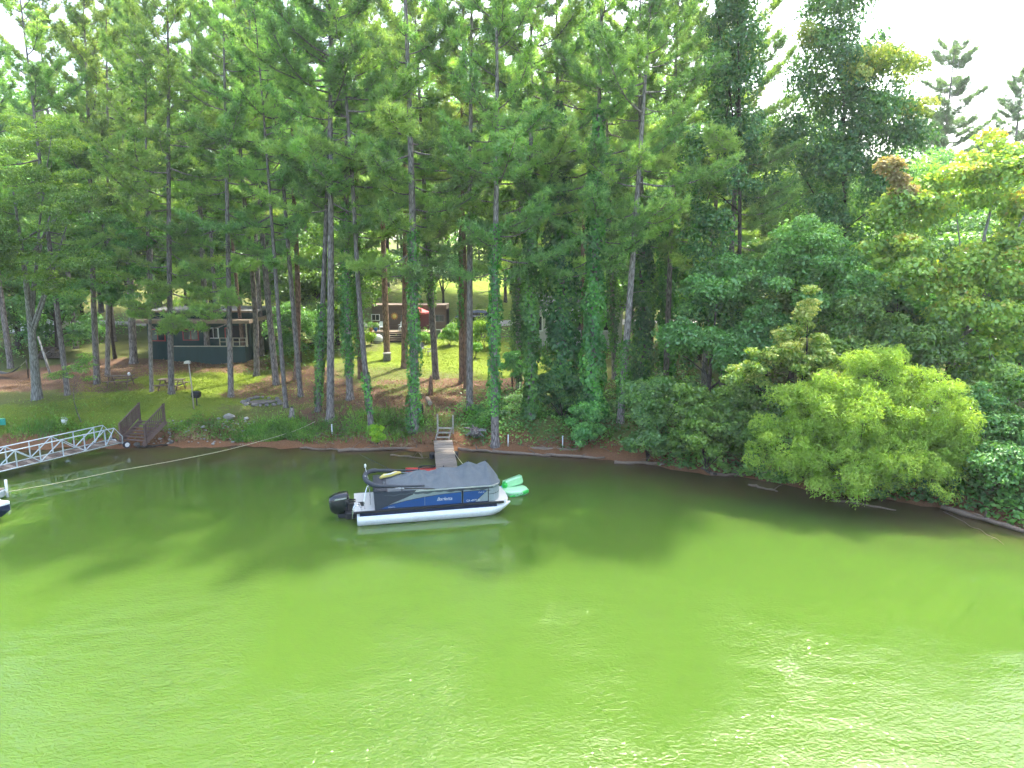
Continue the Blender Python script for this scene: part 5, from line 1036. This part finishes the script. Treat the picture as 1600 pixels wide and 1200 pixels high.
# pale camper glimpsed at far left
cmp_ = at_y(60, 515, 74); cz = H(cmp_.x, 74); ca_ = thing('camper_van', 'white camper glimpsed through leaves at far left', 'camper', (cmp_.x, 74, cz)); part(ca_, 'body', 'white', (0, 0, 1.75), (5.4, 2.2, 2.3), .15); part(ca_, 'stripe', 'navy', (0, -1.106, 1.3), (5.0, .012, .15)); window(ca_, -1.2, 2.0, 1.1, .7, -1.10, 'slate', .06); window(ca_, 1.2, 2.0, .9, .7, -1.10, 'slate', .06)
for x in (-1.4, 1.5): mb = MB(); mb.tube([(x, -1.0, .35), (x, -.8, .35)], .35, 14); mb.build('wheel', M['rubber'], ca_)
part(ca_, 'chassis', 'slate', (0, 0, .55), (5.0, 1.9, .2))

# ------------------------------------------------------------------ yard furniture
def picnic(loc, rz, label):
    o = thing('picnic_table', label, 'picnic table', loc, rz, 'picnic tables on the lawn')
    for i in range(5): mb = MB(); mb.box((0, -.30+.15*i, .75), (1.8, .14, .04), bev=.005); mb.build('tabletop_board', M['oldwood'], o)
    for sy in (-1, 1):
        for j in range(2): mb = MB(); mb.box((0, sy*(.66+.15*j), .44), (1.8, .14, .04), bev=.005); mb.build('bench_board', M['oldwood'], o)
    for sx in (-.65, .65):
        for sy in (-1, 1): mb = MB(); mb.bar((sx+.03*sy, sy*.62, 0), (sx+.03*sy, sy*.2, .73), .09, .05, up=(1, 0, 0)); mb.build('leg', M['oldwood'], o)
        mb = MB(); mb.bar((sx, -.8, .39), (sx, .8, .39), .045, .09); mb.build('cross_beam', M['oldwood'], o)
    return o
p1 = picnic(gpt(189, 603), math.radians(8), 'dark picnic table by the straw with a white cup on it'); p2 = picnic(gpt(269, 609), math.radians(-4), 'picnic table right on the lawn behind the low bough pine')
cup = thing('cup', 'small white jug standing on the left picnic table', 'jug', p1.location+Vector((.6, .1, .77))); mb = MB(); mb.tube([(0, 0, 0), (0, 0, .16), (0, 0, .22)], [.08, .085, .05], 12); mb.build('body', M['white'], cup); mb = MB(); mb.tube([(.08, 0, .05), (.14, 0, .09), (.08, 0, .14)], .014, 6); mb.build('handle', M['white'], cup)
lp = gpt(303, 639); lamp = thing('lamp_post', 'slim white pole with a small lamp on the lawn near the bank', 'lamp post', lp); mb = MB(); mb.tube([(0, 0, -.2), (-.03, 0, 1.5), (-.10, 0, 3.0)], [.045, .04, .035], 8); mb.build('pole', M['paletimber'], lamp); mb = MB(); mb.loft([[(-.16+x*1.0, y, 3.0+z) for x, y in ((-.22*s_, -.12*s_), (.18*s_, -.12*s_), (.18*s_, .12*s_), (-.22*s_, .12*s_))] for z, s_ in ((-.02, 1.0), (.10, .9), (.17, .4))], smooth=False); mb.build('lamp_head', M['cream'], lamp)
gb = gpt(308, 634); gr_ = thing('charcoal_grill', 'black park grill beside the lamp post', 'grill', gb); mb = MB(); mb.tube([(0, 0, -.1), (0, 0, .6)], .04, 8); mb.build('stand', M['black'], gr_); mb = MB(); mb.loft([[(x*s_, y*s_, z) for x, y in ((-.25, -.2), (.25, -.2), (.25, .2), (-.25, .2))] for z, s_ in ((.55, .8), (.62, 1), (.9, 1), (.98, .7))], smooth=False); mb.build('fire_box', M['black'], gr_)
mb = MB(); mb.tube([(-.2, -.25, .8), (.2, -.25, .8)], .015, 6); mb.build('handle', M['black'], gr_)
M['stone'] = mk('grey_stone', (.21, .195, .18), .9, 0, .35, 6, .5, 18); M['palestone'] = mk('pale_stone', (.40, .37, .33), .9, 0, .2, 6, .4, 18)
STONES = []
for i in range(5):
    mb = MB(); mb.ball((0, 0, 0), (1, .8, .6), 7, 5, .16, random.Random(i)); STONES.append(mb.mesh('stone'))
def stone(parent, loc, s_, mat, nm='stone'):
    me = STONES[R.randrange(5)]; key = 'st_%s' % mat
    m2 = bpy.data.meshes.get(me.name+key)
    if m2 is None: m2 = me.copy(); m2.name = me.name+key; m2.materials.append(M[mat])
    o = mobj(nm, m2, None, parent); o.location = loc; o.scale = (s_*R.uniform(.8, 1.25), s_*R.uniform(.8, 1.2), s_*R.uniform(.7, 1.0)); o.rotation_euler = (R.uniform(-.3, .3), R.uniform(-.3, .3), R.uniform(0, 6.28)); return o
fc = gpt(411, 628); fr = thing('fire_ring', 'ring of grey stones round an old fire pit at the lawn edge', 'fire pit', fc)
for i in range(17):
    a_ = 2*math.pi*i/17; q_ = R.uniform(.82, 1.15); x, y = 1.25*q_*math.cos(a_), .95*q_*math.sin(a_); stone(fr, (x, y, H(fc.x+x, fc.y+y)-fc.z+.06), R.uniform(.12, .27), 'stone')
mb = MB(); mb.ball((0, 0, .02), (1.0, .7, .07), 14, 5, .1); mb.build('ash_bed', mk('ash', (.12, .11, .10), .95, 0, .4, 5), fr)
for i, (px, py, s_, mat, lab) in enumerate([(358, 653, .34, 'palestone', 'pale boulder in the weeds below the lawn edge'), (385, 655, .2, 'palestone', 'flat pale rock right of the pale boulder'), (268, 692, .22, 'stone', 'brownish rock at the foot of the wooden stairs'), (214, 696, .22, 'stone', 'rock at the waterline beside the gangway wheel'), (318, 668, .18, 'palestone', 'small pale rock among fallen leaves right of the stairs'), (290, 676, .15, 'palestone', 'smaller pale rock low on the leafy bank'), (342, 655, .16, 'palestone', 'pale rock touching the left side of the pale boulder')]):
    p = gpt(px, py); o = thing('rock', lab, 'rock', p, 0, 'rocks on the left bank'); stone(o, (0, 0, s_*.25), s_, mat)
rng_ = random.Random(3); mb = MB()
for i in range(110):
    p = gpt(rng_.uniform(232, 400), rng_.uniform(655, 695)); s_ = rng_.uniform(.03, .10); mb.ball((p.x, p.y, p.z+s_*.3), (s_*1.2, s_, s_*.7), 6, 4, .2, rng_)
o = mb.build('rubble', M['palestone']); tag(o, 'small pale stones scattered over the leafy bank right of the stairs', 'stones'); o['kind'] = 'stuff'
sk = gpt(456, 652); o = thing('stump', 'short weathered stump on the bank below the fire ring', 'stump', sk); mb = MB(); mb.tube([(0, 0, -.2), (0, 0, .1), (.02, 0, .4), (.03, 0, .62)], [.24, .2, .15, .10], 9); mb.build('trunk', M['bark'], o); mb = MB(); mb.tube([(.03, 0, .62), (.05, .02, .72)], [.10, .03], 7); mb.build('broken_top', M['bark_dark'], o)
lg = gpt(671, 633); o = thing('cut_log', 'short cut log lying below a broken stub on the straw slope', 'log', lg, .3); mb = MB(); mb.tube([(0, -.25, .17), (0, .75, .30)], .16, 12); mb.build('bark_body', M['drift'], o); mb = MB(); mb.tube([(0, -.262, .168), (0, -.25, .17)], .15, 12); mb.build('cut_face', M['paletimber'], o)
sg = gpt(673, 618); o = thing('broken_snag', 'dark broken trunk stub standing above the cut log', 'stump', sg); mb = MB(); mb.tube([(0, 0, -.1), (0, 0, .6), (.03, 0, 1.2), (.04, 0, 1.45)], [.18, .16, .12, .04], 9); mb.build('stub', M['bark_red'], o); mb = MB(); mb.tube([(.0, 0, .7), (.2, -.05, .95)], [.05, .01], 6); mb.build('splinter', M['bark_red'], o)
bg_ = gpt(657, 646); o = thing('folded_chair_bag', 'blue and black carrier leaning beside the thickest ivied pine', 'bag', bg_, .2); mb = MB(); mb.box((0, 0, .32), (.36, .22, .62), bev=.06); mb.build('bag', M['black'], o); mb = MB(); mb.box((-.05, -.12, .34), (.16, .03, .5), bev=.01); mb.build('front_panel', M['cyan_v'], o); mb = MB(); mb.tube([(-.1, 0, .6), (0, 0, .74), (.1, 0, .6)], .02, 6); mb.build('handle', M['black'], o)
dsh = gpt(590, 536); o = thing('white_tarp_bundle', 'white rounded bundle on the grass in front of the trailer steps', 'bundle', dsh+Vector((0, 0, .0)), .3); mb = MB(); mb.ball((0, 0, .42), (.52, .35, .46), 14, 8); q = mb.build('cover', M['white'], o); mb = MB(); mb.tube([(.5*math.cos(a_), .34*math.sin(a_), .18) for a_ in np.linspace(0, 6.2, 14)], .04, 6); mb.build('base', M['slate'], o)
blk = gpt(606, 562); o = thing('stone_block', 'square stone block at the foot of the sunlit brown pine', 'block', blk+Vector((0, -.35, 0)), .1); part(o, 'block', 'stone', (0, 0, .28), (.62, .4, .62), .05); part(o, 'cap', 'palestone', (0, 0, .62), (.70, .46, .08), .02)
wf = gpt(683, 530); o = thing('garden_trellis', 'small white square trellis standing in the garden by the trailer', 'trellis', wf, 0)
for c_, d_ in (((-.38, 0, .5), (.07, .07, 1.0)), ((.38, 0, .5), (.07, .07, 1.0)), ((0, 0, .965), (.70, .07, .07)), ((0, 0, .10), (.70, .07, .07))): part(o, 'bar', 'white', c_, d_)
part(o, 'mesh_panel', 'slate', (0, .02, .53), (.70, .01, .80))
bk_ = gpt(101, 663); o = thing('bucket', 'white bucket at the foot of the sapling on the left slope', 'bucket', bk_); mb = MB(); mb.tube([(0, 0, 0), (0, 0, .36)], [.14, .18], 14); mb.build('pail', M['white'], o); mb = MB(); mb.tube([(-.18, 0, .34), (-.12, -.05, .46), (.12, -.05, .46), (.18, 0, .34)], .01, 5); mb.build('handle', M['alu'], o)
ky = gpt(-8, 668); o = thing('canoe', 'teal canoe tip lying on the slope at the left edge', 'canoe', ky+Vector((-.2, 0, .12)), math.radians(4))
mb = MB(); mb.loft([[(x, y*w, .02+z*hh) for y, z in ((-1, 1), (-.9, .4), (-.4, 0), (.4, 0), (.9, .4), (1, 1))] for x, w, hh in ((-3.4, .05, .42), (-2.2, .35, .34), (-1.0, .42, .32), (.1, .3, .33), (.85, .04, .42))], smooth=False); mb.build('hull', mk('teal_hull', (.03, .36, .28), .35), o)
mb = MB(); mb.poly([(-3.3, 0, .44), (-2.2, -.34, .36), (-1, -.41, .34), (.1, -.29, .35), (.82, 0, .44), (.1, .29, .35), (-1, .41, .34), (-2.2, .34, .36)], (0, 0, .03)); mb.build('deck', M['mint'], o)
hm = gpt(10, 590); o = thing('hammock', 'dark hammock hanging low at the left edge behind the pale trunk', 'hammock', hm); mb = MB(); N_ = 12
for i in range(N_):
    t0, t1 = i/N_, (i+1)/N_; f_ = lambda t: (-1.2+2.4*t, .9-1.0*math.sin(math.pi*t)*.55); a_, b_ = f_(t0), f_(t1); wa, wb = .32*math.sin(math.pi*t0)+.02, .32*math.sin(math.pi*t1)+.02
    mb.add([(a_[0], -wa, a_[1]), (b_[0], -wb, b_[1]), (b_[0], wb, b_[1]), (a_[0], wa, a_[1])], [(0, 1, 2, 3)], True)
hb = mb.build('sling', M['cover_dark'], o); hb.modifiers.new('t', 'SOLIDIFY').thickness = .02
for sx in (-1, 1): mb = MB(); mb.tube([(sx*1.2, 0, .9), (sx*1.7, 0, 1.35)], .012, 5); mb.build('cord', M['rope'], o); mb = MB(); mb.tube([(sx*1.7, 0, -.2), (sx*1.7, 0, 1.5)], .05, 7); mb.build('post', M['bark_dark'], o)
dp = gpt(80, 588); o = thing('dead_pole', 'leaning dead pale trunk right of the split trunk tree', 'log', dp); mb = MB(); q = at_y(64, 540, dp.y)-dp; mb.tube([(0, 0, -.1), tuple(q*.5), tuple(q*1.3)], [.10, .09, .06], 8); mb.build('bole', M['bark_pale'], o); mb = MB(); mb.tube([tuple(q*.7), tuple(q*.7+Vector((.4, .1, .3)))], [.03, .008], 5); mb.build('stub', M['bark_pale'], o)
# stacked firewood behind
wp = gpt(80, 560); o = thing('woodpile', 'dark stacked woodpile under the trees at left', 'woodpile', wp, .2)
for r_ in range(4):
    for c_ in range(7-r_): mb = MB(); mb.tube([(-.9+c_*.28+r_*.14, -.4, .15+r_*.24), (-.9+c_*.28+r_*.14, .4, .15+r_*.24)], .125, 8); mb.build('log', M['oldwood'], o)
# red cans by the cottage corner
for px, lab in ((417, 'red fuel can beside the cottage porch, left one'), (423, 'red fuel can beside the cottage porch, right one')):
    p = gpt(px, 540); o = thing('fuel_can', lab, 'can', p, 0, 'red cans by the porch'); part(o, 'body', 'red', (0, 0, .22), (.34, .22, .40), .05); mb = MB(); mb.tube([(-.1, 0, .42), (-.1, 0, .5), (.08, 0, .5), (.1, 0, .42)], .02, 6); mb.build('handle', M['red'], o)

# ------------------------------------------------------------------ driftwood, roots, rootwad
def log(px0, py0, px1, py1, r0, r1, label, z=.06, mat='drift', forks=0, name='driftwood_log'):
    a_ = at_z(px0, py0, z); b_ = at_z(px1, py1, z); rr = random.Random(int(px0*7+py0)); o = thing(name, label, 'log', a_, 0, 'driftwood along the waterline'); d = b_-a_; pts = []; rad = []
    for k_ in range(9):
        t = k_/8; pts.append(d*t+Vector((0, 0, rr.uniform(-.03, .05)))+Vector((-d.y, d.x, 0)).normalized()*rr.uniform(-.05, .05)); rad.append((r0*(1-t)+r1*t)*rr.uniform(.8, 1.15))
    mb = MB(); mb.tube(pts, rad, 9); mb.build('bole', M[mat], o)
    for k_ in range(forks+1):
        q = pts[rr.randrange(2, 8)]; e = q+Vector((rr.uniform(-.5, .5), rr.uniform(-.4, .2), rr.uniform(.15, .5))); mb = MB(); mb.tube([q, (q+e)/2+Vector((0, 0, .05)), e], [r1*.6, r1*.4, .01], 6); mb.build('branch', M[mat], o)
    return o
log(528, 704, 668, 700, .12, .07, 'long dark driftwood log at the waterline left of the plank dock'); log(610, 712, 668, 716, .05, .03, 'thin forked driftwood branch in the shallows left of the dock', forks=3); log(716, 702, 775, 706, .10, .07, 'reddish log at the waterline right of the plank dock'); log(770, 706, 860, 712, .10, .08, 'long pale split log below the right pipe posts', forks=1); log(810, 700, 905, 704, .13, .09, 'thick weathered log on the clay behind the pale split log', .14); log(850, 711, 945, 716, .10, .06, 'brown log at the waterline below the sapling'); log(960, 722, 1050, 726, .10, .08, 'straight pale board like log by the bluish shrub'); log(1030, 728, 1062, 716, .03, .02, 'thin pale stick poking up from the shallows', .12, 'paletimber'); log(1070, 724, 1120, 742, .12, .08, 'dark stub log by the fallen branches', .1, 'bark_dark', 4); log(1110, 741, 1172, 743, .09, .08, 'pale log lying in the water before the willow'); log(1170, 757, 1215, 768, .08, .04, 'half sunken log under the left side of the willow', .02); log(1300, 781, 1400, 797, .05, .03, 'thin log under the middle of the willow', .03); log(1472, 793, 1610, 832, .12, .09, 'long pale log along the shore right of the willow', .12, 'drift', 1); log(1472, 798, 1570, 850, .014, .008, 'thin yellowish cane trailing in the water at right', .02, 'drift'); log(470, 700, 530, 703, .06, .05, 'short clay coloured log below the weedy bank', .06); log(215, 699, 262, 695, .07, .05, 'dark waterline log below the wooden stairs', .05, 'bark_dark')
rw = gpt(742, 683); o = thing('root_wad', 'grey tangled root wad on the bank right of the white steps', 'stump', rw); rr = random.Random(4); mb = MB(); mb.ball((0, 0, .3), (.35, .3, .3), 9, 6, .2, rr); mb.build('core', M['bark'], o)
for k_ in range(14):
    a_ = rr.uniform(0, 6.28); e = Vector((math.cos(a_)*.75, math.sin(a_)*.4-.1, rr.uniform(-.05, .75))); mb = MB(); mb.tube([(0, 0, .3), e*.5+Vector((0, 0, .25)), e], [.10, .06, .02], 6); mb.build('root', M['bark_pale' if k_ % 3 else 'bark'], o)
rr = random.Random(12); mb = MB()
for i in range(170):
    px, py = (rr.uniform(460, 690), rr.uniform(660, 702)) if i < 90 else (rr.uniform(790, 1180), rr.uniform(690, 735)); p = gpt(px, py); 
    if H(p.x, p.y) < .05: continue
    l_ = rr.uniform(.2, 1.1); a_ = rr.uniform(0, 6.28); e = Vector((math.cos(a_)*l_, math.sin(a_)*l_*.6, rr.uniform(.05, .45)*l_)); mb.tube([p, p+e*.5+Vector((0, 0, rr.uniform(0, .1))), p+e], [.022, .016, .006], 5, cap=False)
o = mb.build('twigs', M['drift']); tag(o, 'broken grey twigs and sticks strewn over the clay bank', 'twigs'); o['kind'] = 'stuff'

# ------------------------------------------------------------------ hazy summer air
def haze(density):
    mb = MB(); mb.box((0, 0, 20), (2400, 2400, 56)); m = bpy.data.materials.new('haze'); n, l = nodes(m); n.remove(n['Principled BSDF'])
    pv = n.new('ShaderNodeVolumePrincipled'); pv.inputs['Color'].default_value = (.93, .97, 1, 1); pv.inputs['Density'].default_value = density; pv.inputs['Anisotropy'].default_value = .35
    l.new(pv.outputs[0], n['Material Output'].inputs['Volume']); o = mb.build('haze', m); tag(o, 'thin pale summer haze filling the air', 'haze'); o['kind'] = 'stuff'
    return o
HZ = haze(.0004)

mo = thing('mooring_line', 'thin dark mooring line from the boat bow to the plank dock', 'rope', borg)
p0 = dirv.normalized()*5.9+nv*1.2+Vector((0, 0, .75)); p1 = Vector((dock.location.x, dock.location.y, 0))+o0+dd*2.4+rt*.5-borg+Vector((0, 0, .03))
mb = MB(); mb.tube([p0.lerp(p1, t)-Vector((0, 0, .35*4*t*(1-t)*.6)) for t in np.linspace(0, 1, 10)], .014, 5); mb.build('strand', M['rope'], mo)
